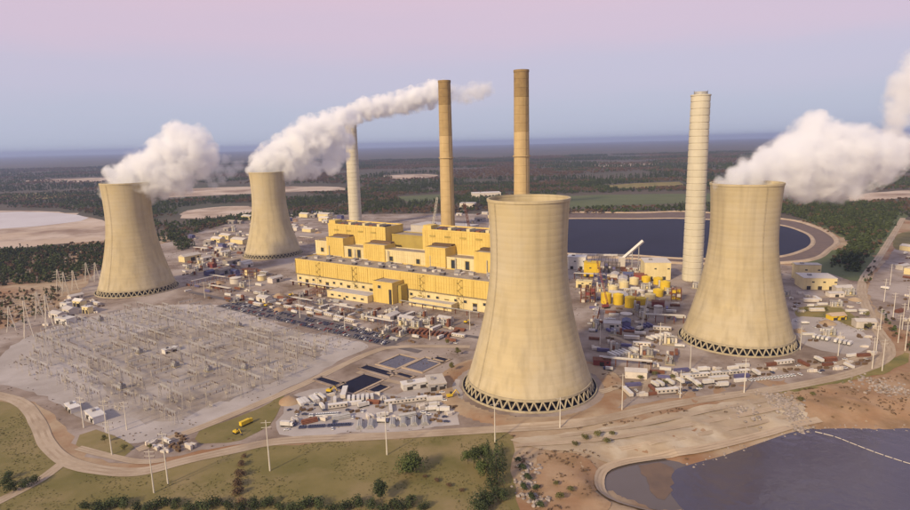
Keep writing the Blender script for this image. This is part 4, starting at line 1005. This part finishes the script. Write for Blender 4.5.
row('trailer', (300, 308), (350, 322), 6, 'in front of the yellow powerhouse', 0, seed=14); row('rust_container', (395, 331), (450, 336), 14, 'in front of the yellow powerhouse', PI/2, seed=15)
row('truck', (815, 338), (850, 345), 9, 'on the lots between lakeside tower and woods road', PI/2, seed=16)
clutter([(180, 262), (205, 240), (246, 232), (244, 262), (300, 278), (292, 296), (215, 302), (186, 292)], 'between the powerhouse and the farther steaming tower',
        [('bigshed', 4), ('rack', 5), ('skid', 9), ('skid2', 8), ('greyshed', 4), ('shed', 8), ('redshed', 2), ('blueshed', 3), ('trailer', 6), ('container', 9), ('rust_container', 8), ('blue_container', 6), ('brownstack', 16), ('stack', 14), ('truck', 7), ('pipes', 7), ('mound', 4)], seed=1)
clutter([(215, 302), (300, 292), (370, 308), (480, 318), (462, 344), (400, 344), (330, 322), (232, 302)], 'in front of the yellow powerhouse',
        [('rack', 3), ('skid', 7), ('skid2', 7), ('shed', 4), ('trailer', 6), ('container', 7), ('rust_container', 9), ('brownstack', 22), ('stack', 14), ('truck', 6), ('pipes', 9), ('palepipes', 5), ('mound', 5), ('excavator', 3), ('car', 8), ('bluecar', 8)], seed=2)
clutter([(286, 400), (330, 391), (395, 396), (452, 392), (458, 418), (440, 426), (330, 432), (284, 432)], 'in the laydown yard near the settling ponds',
        [('truck', 7), ('trailer', 2), ('container', 3), ('blue_truck', 1), ('stack', 9), ('brownstack', 16), ('palepipes', 4), ('pipes', 5), ('excavator', 2), ('mound', 4), ('car', 12), ('bluecar', 14), ('rust_container', 2)], ang=.05, seed=3, jit=.5)
clutter([(572, 262), (612, 268), (645, 268), (680, 296), (690, 330), (668, 380), (602, 382), (590, 330)], 'between the steamless and the lakeside towers',
        [('skid', 10), ('skid2', 10), ('rack', 4), ('shed', 6), ('blueshed', 3), ('redshed', 3), ('trailer', 7), ('container', 12), ('blue_container', 10), ('rust_container', 9), ('yellow_box', 0), ('stack', 26), ('brownstack', 34), ('truck', 8), ('blue_truck', 4), ('pipes', 6), ('mound', 4), ('excavator', 2), ('car', 10)], ang=-.3, seed=4)
clutter([(606, 388), (690, 368), (800, 362), (880, 352), (862, 368), (760, 384), (620, 402)], 'along the lakeside road below the lakeside tower',
        [('trailer', 4), ('truck', 7), ('container', 5), ('rust_container', 6), ('blue_container', 4), ('stack', 10), ('brownstack', 18), ('pipes', 5), ('car', 12), ('bluecar', 8), ('mound', 4), ('shed', 2)], ang=.15, seed=5)
clutter([(790, 284), (850, 282), (862, 300), (870, 330), (872, 348), (800, 352), (794, 320)], 'on the lots between lakeside tower and woods road',
        [('shed', 3), ('trailer', 3), ('truck', 5), ('stack', 8), ('brownstack', 8), ('car', 8), ('container', 4), ('mound', 3), ('skid', 3)], ang=-.1, seed=6)
clutter([(868, 290), (885, 264), (905, 246), (960, 244), (980, 300), (940, 335), (905, 328), (886, 318)], 'on the gravel lots beyond the road to the woods',
        [('shed', 4), ('bigshed', 3), ('trailer', 4), ('truck', 5), ('stack', 10), ('brownstack', 14), ('mound', 5), ('rust_container', 5), ('pipes', 4)], ang=.5, seed=7)
clutter([(175, 240), (245, 218), (330, 208), (345, 222), (318, 236), (300, 258), (248, 238), (205, 240)], 'on the back yard behind the distant tower',
        [('bigshed', 6), ('shed', 6), ('greyshed', 4), ('blueshed', 4), ('skid', 8), ('container', 8), ('rust_container', 8), ('stack', 10), ('brownstack', 12), ('mound', 5), ('trailer', 5), ('rack', 3)], seed=8)
clutter([(455, 206), (530, 208), (530, 245), (500, 250), (455, 232)], 'behind the middle chimneys',
        [('bigshed', 2), ('shed', 4), ('blueshed', 4), ('redshed', 2), ('greyshed', 3), ('rust_container', 6), ('skid', 4)], seed=9)
clutter([(60, 300), (105, 296), (100, 316), (60, 325), (40, 330)], 'beside the transmission towers',
        [('shed', 3), ('stack', 6), ('brownstack', 6), ('truck', 3), ('trailer', 2)], seed=10)
clutter([(690, 285), (790, 262), (800, 285), (795, 300), (780, 300), (690, 300)], 'at the foot of the banded chimney',
        [('greyshed', 2), ('skid', 3), ('stack', 6), ('container', 4)], seed=12)
clutter([(100, 430), (137, 448), (165, 456), (205, 446), (180, 434), (140, 446)], 'at the road corner of the switchyard', [('stack', 4), ('truck', 1), ('brownstack', 6)], seed=13)
clutter([(200, 430), (240, 418), (262, 424), (225, 440)], 'on the grass beside the switchyard track', [('yellow_truck', 1), ('excavator', 1)], seed=14)
for k in list(PROTO): pass

# ------------------------------------------------------------------ vegetation
def leafball(mb, c, rx, ry, rz, n, size, q, mi=0):
    """n small leaf-clump faces through the volume of an uneven crown"""
    for _ in range(n):
        while True:
            v = Vector((q.uniform(-1, 1), q.uniform(-1, 1), q.uniform(-1, 1)))
            if .25 < v.length < 1: break
        p = Vector((c[0]+v.x*rx, c[1]+v.y*ry, c[2]+v.z*rz)); nrm = (v+Vector((q.uniform(-.8, .8), q.uniform(-.8, .8), q.uniform(-.3, .9)))).normalized()
        a = nrm.orthogonal().normalized(); b = nrm.cross(a); t = q.uniform(0, 6.28); a, b = a*math.cos(t)+b*math.sin(t), b*math.cos(t)-a*math.sin(t)
        s = size*q.uniform(.6, 1.3); i = len(mb.v)
        mb.v += [tuple(p+a*s), tuple(p+b*s*.8+nrm*s*.2), tuple(p-a*s*.9), tuple(p-b*s*.8+nrm*s*.15)]; mb.face((i, i+1, i+2, i+3), mi)
def tree_meshes(h, w, leaf, seed, lobes=7, n=90, size=.7, conic=False, lowpoly=False):
    q = random.Random(seed); tr = MB(); th = h*.32
    tr.beam((0, 0, -.3), (q.uniform(-.1, .1)*h*.1, 0, h*.62), h*.022, 6, w2=h*.008)
    cr = MB()
    for k in range(lobes):
        f = k/max(1, lobes-1)
        if conic:
            z = h*(.14+.8*f); r_ = w*.5*(1.08-f)**.8; c = (q.uniform(-.15, .15)*r_, q.uniform(-.15, .15)*r_, z); leafball(cr, c, r_, r_, h*.13, max(8, int(n*(1.15-f))), size, q)
        else:
            a = q.uniform(0, 6.28); rr = w*.28*math.sqrt(q.random()); z = h*(.42+.42*q.random())
            c = (rr*math.cos(a), rr*math.sin(a), z); r_ = w*q.uniform(.20, .32); leafball(cr, c, r_, r_, r_*q.uniform(.7, 1.0), n, size, q)
            tr.beam((0, 0, h*.3), (c[0]*.8, c[1]*.8, z-.2*r_), h*.010, 4, w2=h*.004)
    return tr, cr
def make_tree(name, h, w, leaf, seed, **kw):
    t = empty(name); tr, cr = tree_meshes(h, w, leaf, seed, **kw)
    tr.build('trunk', M['bark'], t); cr.build('crown', M[leaf], t); return t
def plant(name, h, w, leaf, seed, pts, lab, cat, group=None, **kw):
    pr = make_tree(name, h, w, leaf, seed, **kw)
    for i, p in enumerate(pts):
        o = pr if i == 0 else copy_tree(pr); x, y = G(p[0], p[1]); s = p[2] if len(p) > 2 else 1.0
        o.location = (x, y, float(relief([x], [y])[0])+.05); o.rotation_euler = (0, 0, R.uniform(0, 6.28)); o.scale = (s*R.uniform(.9, 1.1), s*R.uniform(.9, 1.1), s)
        put(o, lab, cat, group if len(pts) > 1 else None)
plant('round_tree', 13, 19, 'leaf_mid', 21, [(411, 475)], 'broad green tree alone on the grass field', 'tree', lobes=12, n=150, size=.6)
plant('round_tree', 12, 12, 'leaf_dark', 22, [(381, 500)], 'compact dark round tree near the track end on the grass', 'tree', lobes=9, n=130, size=.5)
plant('tall_tree', 30, 12, 'leaf_dark', 23, [(497, 484), (488, 474, .8), (502, 472, .7), (492, 490, .8)], 'tall narrow dark tree at the edge of the grass field', 'tree', 'tall trees at the field edge', lobes=9, n=110, size=.6, conic=True)
plant('round_tree', 14, 15, 'leaf_mid', 24, [(474, 468), (484, 466), (468, 464, .7), (480, 478, .8)], 'green bushy tree beside the tall narrow trees', 'tree', 'bushy trees at the field edge', lobes=9, n=110, size=.55)
plant('round_tree', 10, 15, 'leaf_dark', 25, [(490, 505), (500, 500, .8), (480, 512)], 'dark bush in the field corner above the dirt slope', 'bush', 'dark field-corner bushes', lobes=9, n=110, size=.5)
plant('bush', 6, 12, 'leaf_dark', 26, [(4, 487), (14, 492), (25, 488, .9), (37, 483, .8), (8, 480, .8)], 'dark bush beside the branching track', 'bush', 'bushes by the branching track', lobes=7, n=80, size=.4)
plant('bush', 4.5, 10, 'leaf_brown', 27, [(243, 466, .8), (242, 476), (240, 486), (238, 496), (240, 506), (245, 458, .6)], 'brown bush in the hedgerow crossing the grass', 'bush', 'hedgerow bushes', lobes=7, n=70, size=.4)
plant('bush', 5, 12, 'leaf_dark', 28, [(85+i*13, 509+3*math.sin(i*1.7), .8+.3*abs(math.sin(i*2.3))) for i in range(27)], 'dark shrub in the line along the lower grass', 'bush', 'lower shrub line', lobes=7, n=70, size=.45)
plant('bush', 4, 6, 'leaf_brown', 29, [(425, 478, .6), (437, 482, .7), (449, 487, .7), (462, 492, .6)], 'low brown bush along the ditch from the lone tree', 'bush', 'ditch bushes', lobes=6, n=60, size=.35)
plant('bush', 5, 6, 'leaf_dark', 30, [(522, 470), (528, 480), (524, 490), (532, 500), (540, 508), (518, 462, .8), (536, 490, .8)], 'dark scrub bush on the gully beside the field', 'bush', 'gully bushes', lobes=6, n=70, size=.4)
plant('bush', 4.5, 6, 'leaf_olive', 31, [(585, 440), (598, 437), (606, 444), (612, 436, .8), (575, 446, .8), (560, 500), (570, 492, .8), (556, 486, .7), (800, 402), (812, 396, .8), (640, 380), (655, 376), (665, 384, .8), (672, 379), (700, 388, .8), (632, 385, .7)], 'olive bush on the bare dirt between plant and lake', 'bush', 'bushes on the dirt bank', lobes=6, n=60, size=.4)
plant('round_tree', 9, 8, 'leaf_olive', 32, [(260, 321, .6), (352, 331, .6), (105, 443, .7), (125, 452, .7), (150, 450, .6), (458, 356), (452, 372), (448, 345, .8), (866, 318), (856, 322, .8), (868, 330), (826, 312, .8), (806, 312, .8)], 'small olive tree on the plant yard verges', 'tree', 'small yard trees', lobes=8, n=60, size=.45)

# forests: scattered tree instances over the land beyond the plant
def proto_tree(name, h, w, leaf, seed, **kw):
    tr, cr = tree_meshes(h, w, leaf, seed, **kw); nb = len(cr.v)
    cr.v += tr.v; cr.f += [tuple(i+nb for i in f) for f in tr.f]; cr.m += [1]*len(tr.f)
    return bpy.data.objects.new(name, cr.mesh(name, [M[leaf], M['bark']]))          # kept out of the scene, only instanced
def instancer(name, proto, pts, scl, lab=None, cat=None):
    me = bpy.data.meshes.new(name); me.from_pydata(pts, [], [])
    at = me.attributes.new('scl', 'FLOAT', 'POINT'); at.data.foreach_set('value', scl)
    at = me.attributes.new('rot', 'FLOAT', 'POINT'); at.data.foreach_set('value', [random.Random(i).uniform(0, 6.28) for i in range(len(pts))])
    o = bpy.data.objects.new(name, me); col.objects.link(o); put(o, lab, cat, kind='stuff')
    g = bpy.data.node_groups.new(name, 'GeometryNodeTree')
    g.interface.new_socket('Geometry', in_out='INPUT', socket_type='NodeSocketGeometry'); g.interface.new_socket('Geometry', in_out='OUTPUT', socket_type='NodeSocketGeometry')
    N = g.nodes; gi = N.new('NodeGroupInput'); go = N.new('NodeGroupOutput'); ip = N.new('GeometryNodeInstanceOnPoints'); m2p = N.new('GeometryNodeMeshToPoints')
    oi = N.new('GeometryNodeObjectInfo'); oi.inputs['Object'].default_value = proto; oi.inputs['As Instance'].default_value = True
    a1 = N.new('GeometryNodeInputNamedAttribute'); a1.data_type = 'FLOAT'; a1.inputs['Name'].default_value = 'scl'
    a2 = N.new('GeometryNodeInputNamedAttribute'); a2.data_type = 'FLOAT'; a2.inputs['Name'].default_value = 'rot'
    cx = N.new('ShaderNodeCombineXYZ'); g.links.new(a2.outputs['Attribute'], cx.inputs['Z'])
    g.links.new(gi.outputs[0], m2p.inputs[0]); g.links.new(m2p.outputs[0], ip.inputs['Points']); g.links.new(oi.outputs['Geometry'], ip.inputs['Instance'])
    g.links.new(cx.outputs[0], ip.inputs['Rotation']); g.links.new(a1.outputs['Attribute'], ip.inputs['Scale']); g.links.new(ip.outputs[0], go.inputs[0])
    md = o.modifiers.new('scatter', 'NODES'); md.node_group = g
    return o
rng = np.random.default_rng(7)
CLEAR = [YARD, BAS, G2([(-160, 208), (0, 208), (60, 209), (112, 219), (116, 243), (60, 247), (0, 252), (-160, 262)]),
         G2([(160, 187), (200, 185), (265, 184), (346, 184.5), (346, 192), (265, 195), (200, 199), (160, 201)]), G2([(176, 208), (205, 204), (254, 203), (254, 215), (215, 221), (180, 222)]),
         G2([(556, 194), (690, 191), (784, 190), (784, 202), (690, 206), (556, 210)]), G2([(845, 193), (970, 186), (970, 196), (850, 203)]), G2([(395, 196), (440, 193), (446, 200), (405, 204)]), G2([(598, 185), (680, 181), (692, 186), (620, 190)]), G2([(18, 180), (90, 177), (155, 177), (95, 183)]), G2([(378, 175), (430, 173), (444, 178), (400, 180)]), G2([(558, 176), (640, 171), (664, 174), (600, 179)]),
         G2([(862, 292), (876, 258), (891, 232), (899, 222), (1010, 215), (1010, 340), (880, 340)])]
def scatter_far(y0, y1, step, seed):
    r = np.random.default_rng(seed); n = int((y1*y1-y0*y0)*.5*1.75/step**2)
    d = np.sqrt(r.uniform(y0*y0, y1*y1, n)); a = r.uniform(-.80, .80, n); x, y = d*np.tan(a)*.92, d
    keep = np.ones(n, bool)
    for c in CLEAR: keep &= ~inpoly(x, y, c)
    return x[keep], y[keep]
def patch(x, y, s, off): return np.array([noise.fractal(Vector((a/s+off, b/s, off)), 1, 2, 3) for a, b in zip(x, y)])
P_dark = proto_tree('pine', 15, 9, 'leaf_dark', 41, lobes=5, n=16, size=1.5, conic=True)
P_mid = proto_tree('broadleaf', 13, 12, 'leaf_mid', 42, lobes=5, n=18, size=1.5)
P_brown = proto_tree('autumn_tree', 12, 11, 'leaf_brown', 43, lobes=5, n=16, size=1.4)
sets = {'pine': [], 'mid': [], 'brown': []}
x, y = scatter_far(1230, 3200, 15, 1); pt = patch(x, y, 420, 3); gr = patch(x, y, 300, 9)
for a, b, v, w in zip(x, y, pt, gr):
    if v > .36: continue
    k = 'brown' if w > .10 else ('pine' if w < -.14 else 'mid')
    if abs(w) > .12 and random.random() < .2: k = 'mid'
    sets[k].append((a, b, random.uniform(.55, 1.15)))
x, y = scatter_far(3200, 8500, 34, 2); pt = patch(x, y, 900, 5); gr = patch(x, y, 700, 2)
for a, b, v, w in zip(x, y, pt, gr):
    if v > .30: continue
    k = 'brown' if w > .0 else ('pine' if w < -.2 else 'mid')
    sets[k].append((a, b, random.uniform(1.0, 1.7)))
def scatter_poly(pts_px, step, mix, smin, smax, seed):
    poly = G2(pts_px); q = random.Random(seed); xs = [p[0] for p in poly]; ys = [p[1] for p in poly]
    n = int((max(xs)-min(xs))*(max(ys)-min(ys))/step**2)
    a = np.array([q.uniform(min(xs), max(xs)) for _ in range(n)]); b = np.array([q.uniform(min(ys), max(ys)) for _ in range(n)])
    k = inpoly(a, b, poly)
    for xx, yy in zip(a[k], b[k]):
        if any((xx-ox)**2+(yy-oy)**2 < (rr+3)**2 for ox, oy, rr in occupied[:8]): continue
        sets[q.choices(('pine', 'mid', 'brown'), mix)[0]].append((xx, yy, q.uniform(smin, smax)))
scatter_poly([(782, 206), (905, 204), (892, 226), (876, 250), (857, 274), (843, 264), (846, 238), (815, 222), (782, 214)], 9, (3, 6, 1), .5, 1.0, 3)
scatter_poly([(838, 250), (858, 250), (860, 276), (846, 272), (828, 268)], 10, (3, 6, 1), .4, .8, 13)
scatter_poly([(-60, 256), (60, 249), (106, 246), (106, 268), (70, 282), (20, 284), (-60, 296)], 9, (6, 4, 2), .5, 1.0, 4)
scatter_poly([(-60, 300), (60, 288), (62, 300), (40, 318), (10, 330), (-60, 345)], 10, (2, 2, 6), .3, .6, 5)
scatter_poly([(165, 222), (182, 232), (195, 246), (180, 252), (168, 240)], 10, (5, 4, 1), .5, .9, 6)
scatter_poly([(190, 222), (245, 215), (245, 219), (200, 229)], 10, (5, 4, 1), .5, .9, 7)
scatter_poly([(868, 285), (880, 262), (872, 262), (860, 282)], 8, (1, 3, 5), .3, .5, 8)
scatter_poly([(872, 300), (905, 330), (960, 345), (1000, 340), (940, 360), (905, 350), (890, 335)], 9, (1, 3, 3), .3, .5, 9)
for k, (nm, pr, lab) in {'pine': ('pine_forest', P_dark, 'dark pine woods spreading to the horizon'), 'mid': ('broadleaf_forest', P_mid, 'green broadleaf woods around the plant'), 'brown': ('autumn_forest', P_brown, 'brown leafless-looking woods around the plant')}.items():
    L_ = sets[k]; instancer(nm, pr, [(a, b, -.2) for a, b, c in L_], [c for a, b, c in L_], lab, 'woods')

# scrub tufts on rough ground and broken rock along the shore
tuft = MB(); q = random.Random(5); leafball(tuft, (0, 0, .5), .9, .9, .6, 9, .5, q)
TU = bpy.data.objects.new('tuft', tuft.mesh('tuft', M['leaf_olive']))
TB = bpy.data.objects.new('brown_tuft', tuft.mesh('brown_tuft', M['leaf_brown']))
def tufts(name, proto, poly, n, seed, smin, smax, lab, thr=0.0, s=40):
    q = random.Random(seed); xs = [p[0] for p in poly]; ys = [p[1] for p in poly]; pts = []; sc_ = []
    a = np.array([q.uniform(min(xs), max(xs)) for _ in range(n)]); b = np.array([q.uniform(min(ys), max(ys)) for _ in range(n)])
    k = inpoly(a, b, poly); a, b = a[k], b[k]; v = patch(a, b, s, seed); a, b = a[v > thr], b[v > thr]; h = relief(a, b)
    k = h > LAKE_Z+.3
    for rd in ROADS: k &= ((a[:, None]-rd[:, 0])**2+(b[:, None]-rd[:, 1])**2).min(1) > 6.5**2
    for xx, yy, hh in zip(a[k], b[k], h[k]): pts.append((xx, yy, hh)); sc_.append(q.uniform(smin, smax))
    instancer(name, proto, pts, sc_, lab, 'scrub')
tufts('grass_tufts', TU, GRASS, 22000, 3, .25, .6, 'rough olive tufts over the grass field', -.05)
DIRT = G2([(508, 436), (600, 424), (700, 402), (800, 390), (905, 372), (960, 360), (1000, 425), (830, 425), (680, 460), (600, 500), (520, 520)])
tufts('dirt_scrub', TB, DIRT, 7000, 4, .4, 1.3, 'brown scrub on the dirt bank above the lake', .05, 30)
tufts('yard_weeds', TB, YARD, 14000, 6, .3, .9, 'brown weeds scattered over the plant yard', .12, 50)
rk = MB(); q = random.Random(8)
rk.lathe([(.02, -.4), (.9, -.2), (1.0, .35), (.55, .8), (.02, .9)], 7); rk.v = [(x*q.uniform(.8, 1.25), y*q.uniform(.8, 1.25), z*q.uniform(.8, 1.2)) for x, y, z in rk.v]
RK = bpy.data.objects.new('rock', rk.mesh('rock', M['rock']))
pts = []; sc_ = []
for px, py, n, sp in [(775, 398, 110, 6), (785, 404, 110, 6), (795, 412, 120, 6), (800, 420, 70, 5), (880, 388, 90, 9), (900, 392, 90, 9), (870, 382, 60, 8), (745, 412, 60, 9), (530, 470, 40, 4), (527, 485, 40, 4), (535, 500, 40, 4)]:
    x, y = G(px, py)
    for _ in range(n): xx, yy = x+q.gauss(0, sp), y+q.gauss(0, sp); pts.append((xx, yy, float(relief([xx], [yy])[0]))); sc_.append(q.uniform(.4, 1.5))
for i in range(0, len(LAKE)):
    for _ in range(0 if sdist([LAKE[i][0]], [LAKE[i][1]], POND)[0] < 4 else 3): xx, yy = LAKE[i][0]+q.gauss(0, 3), LAKE[i][1]+q.gauss(0, 3); pts.append((xx, yy, max(LAKE_Z-.2, float(relief([xx], [yy])[0])))); sc_.append(q.uniform(.3, .9))
instancer('riprap', RK, pts, sc_, 'broken pale rock along the lake shore', 'rocks')
# floating boom on the lake
bp = spline(G2([(815, 432), (835, 437), (858, 446), (885, 456), (925, 468), (980, 478)], LAKE_Z), 5); bm_ = MB()
for a, b in zip(bp, bp[1:]): bm_.beam((a.x, a.y, LAKE_Z+.25), (a.x+(b.x-a.x)*.85, a.y+(b.y-a.y)*.85, LAKE_Z+.25), .4, 5)
put(bm_.build('floating_boom', M['offwhite']), 'pale floating boom curving across the lake', 'boom')

# ------------------------------------------------------------------ steam
def steam_mat(name, bl, dens, scale, erode, colr=(.982, .985, .998)):
    """density falls off from the puff centres and is torn by turbulence"""
    m = bpy.data.materials.new(name); m.use_nodes = True; t = m.node_tree; t.nodes.clear(); N = t.nodes; Lk = t.links
    o = N.new('ShaderNodeOutputMaterial'); v = N.new('ShaderNodeVolumePrincipled'); v.inputs['Color'].default_value = (*colr, 1); v.inputs['Anisotropy'].default_value = 0.0
    g = N.new('ShaderNodeNewGeometry'); n = N.new('ShaderNodeTexNoise'); n.inputs['Scale'].default_value = scale; n.inputs['Detail'].default_value = 5.0; n.inputs['Roughness'].default_value = .66
    Lk.new(g.outputs['Position'], n.inputs['Vector'])
    cur = None
    for c, r_ in bl:
        d = N.new('ShaderNodeVectorMath'); d.operation = 'DISTANCE'; Lk.new(g.outputs['Position'], d.inputs[0]); d.inputs[1].default_value = c
        f = N.new('ShaderNodeMath'); f.operation = 'MULTIPLY_ADD'; f.inputs[1].default_value = -1/r_; f.inputs[2].default_value = 1.0; Lk.new(d.outputs['Value'], f.inputs[0])
        if cur is None: cur = f.outputs[0]
        else:
            x_ = N.new('ShaderNodeMath'); x_.operation = 'SMOOTH_MAX'; x_.inputs[2].default_value = .18; Lk.new(cur, x_.inputs[0]); Lk.new(f.outputs[0], x_.inputs[1]); cur = x_.outputs[0]
    e = N.new('ShaderNodeMath'); e.operation = 'MULTIPLY_ADD'; e.inputs[1].default_value = erode; Lk.new(n.outputs['Fac'], e.inputs[0]); Lk.new(cur, e.inputs[2])
    mr = N.new('ShaderNodeMapRange'); mr.interpolation_type = 'SMOOTHSTEP'; mr.inputs[1].default_value = erode*.5-.04; mr.inputs[2].default_value = erode*.5+.72; mr.inputs[3].default_value = 0; mr.inputs[4].default_value = dens
    Lk.new(e.outputs[0], mr.inputs[0]); Lk.new(mr.outputs[0], v.inputs['Density']); Lk.new(v.outputs[0], o.inputs['Volume'])
    return m
def plume(bl, kind, lab, seed, voxel):
    dens, scale, erode = {'dense': (.16, .050, 2.35), 'soft': (.09, .045, 1.9), 'thin': (.04, .04, 2.4)}[kind]
    bm = bmesh.new(); q = random.Random(seed); full = list(bl)
    for c, r_ in bl:
        if r_ < voxel*2.5: continue
        for _ in range(2):
            d = Vector((q.gauss(0, 1), q.gauss(0, 1), q.gauss(0, 1)+.3)).normalized(); full.append((c+d*r_*q.uniform(.55, .8), r_*q.uniform(.4, .6)))
    for c, r_ in full: bmesh.ops.create_icosphere(bm, subdivisions=2, radius=r_*1.12, matrix=Matrix.Translation(c))
    me = bpy.data.meshes.new('steam_plume'); bm.to_mesh(me); bm.free()
    o = bpy.data.objects.new('steam_plume', me); col.objects.link(o)
    rm = o.modifiers.new('remesh', 'REMESH'); rm.mode = 'VOXEL'; rm.voxel_size = voxel
    dg = bpy.context.evaluated_depsgraph_get(); m2 = bpy.data.meshes.new_from_object(o.evaluated_get(dg)); o.modifiers.clear(); o.data = m2
    m = steam_mat('steam', full, dens, scale, erode); m.cycles.volume_step_rate = .35
    m2.materials.clear(); m2.materials.append(m); put(o, lab, 'steam'); return o
def blobs(lst, Y0, drift):
    out = []; x0 = lst[0][0]
    for px, py, pr in lst:
        Y = Y0+(px-x0)*drift; c = PY(px, py, Y); out.append((c, pr*1.5*Y/LENS_PX))
    return out
plume(blobs([(108, 192, 7), (120, 191, 9), (132, 192, 9), (145, 191, 10), (118, 182, 10), (130, 178, 13), (145, 174, 17), (160, 170, 18), (172, 160, 18), (182, 150, 17), (190, 143, 14), (197, 153, 14), (203, 166, 9), (178, 180, 12), (165, 187, 9), (188, 176, 8), (185, 136, 9)], T1[1]-8, .5), 'dense', 'billowing white steam plume above the cooling tower by the switchyard', 3, 3.2)
plume(blobs([(208, 178, 5), (216, 170, 6), (222, 180, 4), (230, 172, 5), (238, 165, 5), (226, 158, 4), (214, 185, 4)], T1[1]+60, .5), 'thin', 'thin torn steam scraps drifting between two steaming towers beyond the switchyard', 9, 3.5)
plume(blobs([(256, 173, 6), (266, 172, 8), (277, 173, 8), (262, 164, 9), (273, 159, 12), (286, 154, 14), (299, 147, 15), (311, 138, 15), (322, 132, 13), (333, 127, 12), (343, 120, 9), (350, 114, 6), (341, 142, 9), (338, 154, 8), (300, 168, 9), (315, 170, 7), (330, 166, 7), (288, 170, 9)], T2[1]-8, .8), 'dense', 'white steam plume leaning from the distant tower towards the pale chimney', 5, 3.8)
plume(blobs([(352, 121, 5), (355, 113, 8), (366, 109, 8), (378, 107, 8), (390, 105, 8), (401, 103, 8.5), (412, 100, 9), (423, 97, 8.5), (433, 93, 9), (442, 90, 7)], C1P[1], .9), 'dense', 'long thin plume trailing from the pale chimney past the brown-topped one', 7, 4.2)
plume(blobs([(452, 94, 7), (464, 96, 7), (476, 92, 8), (487, 89, 6)], C1P[1]+90, .9), 'thin', 'faint end of the chimney plume beyond the brown-topped chimney', 8, 4.5)
plume(blobs([(722, 185, 6), (735, 184, 9), (748, 184, 10), (762, 184, 10), (774, 184, 8), (738, 177, 9), (753, 173, 13), (770, 168, 16), (788, 166, 21), (806, 163, 24), (825, 160, 26), (845, 156, 24), (862, 160, 21), (878, 158, 18), (892, 156, 13), (800, 184, 13), (822, 188, 12), (840, 186, 13), (858, 180, 11), (880, 174, 9)], T4[1]-6, .7), 'dense', 'wide white steam plume blowing from the lakeside tower over the woods', 11, 2.6)
plume(blobs([(890, 162, 9), (892, 152, 9), (893, 142, 9), (894, 131, 9), (896, 120, 10), (899, 108, 11), (903, 97, 12), (909, 87, 13), (919, 77, 15), (930, 66, 17)], T4[1]+170, .2), 'soft', 'thin rising column of steam over the woods beyond the wide plume', 13, 3.2)

# ------------------------------------------------------------------ haze
hb = MB().box(0, 0, -10, 2*FARG+2000, 2*FARG+2000, 330)
hz = hb.build('haze', [])
hm = bpy.data.materials.new('haze'); hm.use_nodes = True; t = hm.node_tree; t.nodes.clear()
o_ = t.nodes.new('ShaderNodeOutputMaterial'); v_ = t.nodes.new('ShaderNodeVolumePrincipled'); v_.inputs['Color'].default_value = (.46, .56, .87, 1); v_.inputs['Density'].default_value = 4.6e-5; v_.inputs['Anisotropy'].default_value = 0.2
t.links.new(v_.outputs[0], o_.inputs['Volume']); hz.data.materials.append(hm); put(hz, kind='stuff')
hz.data.update()
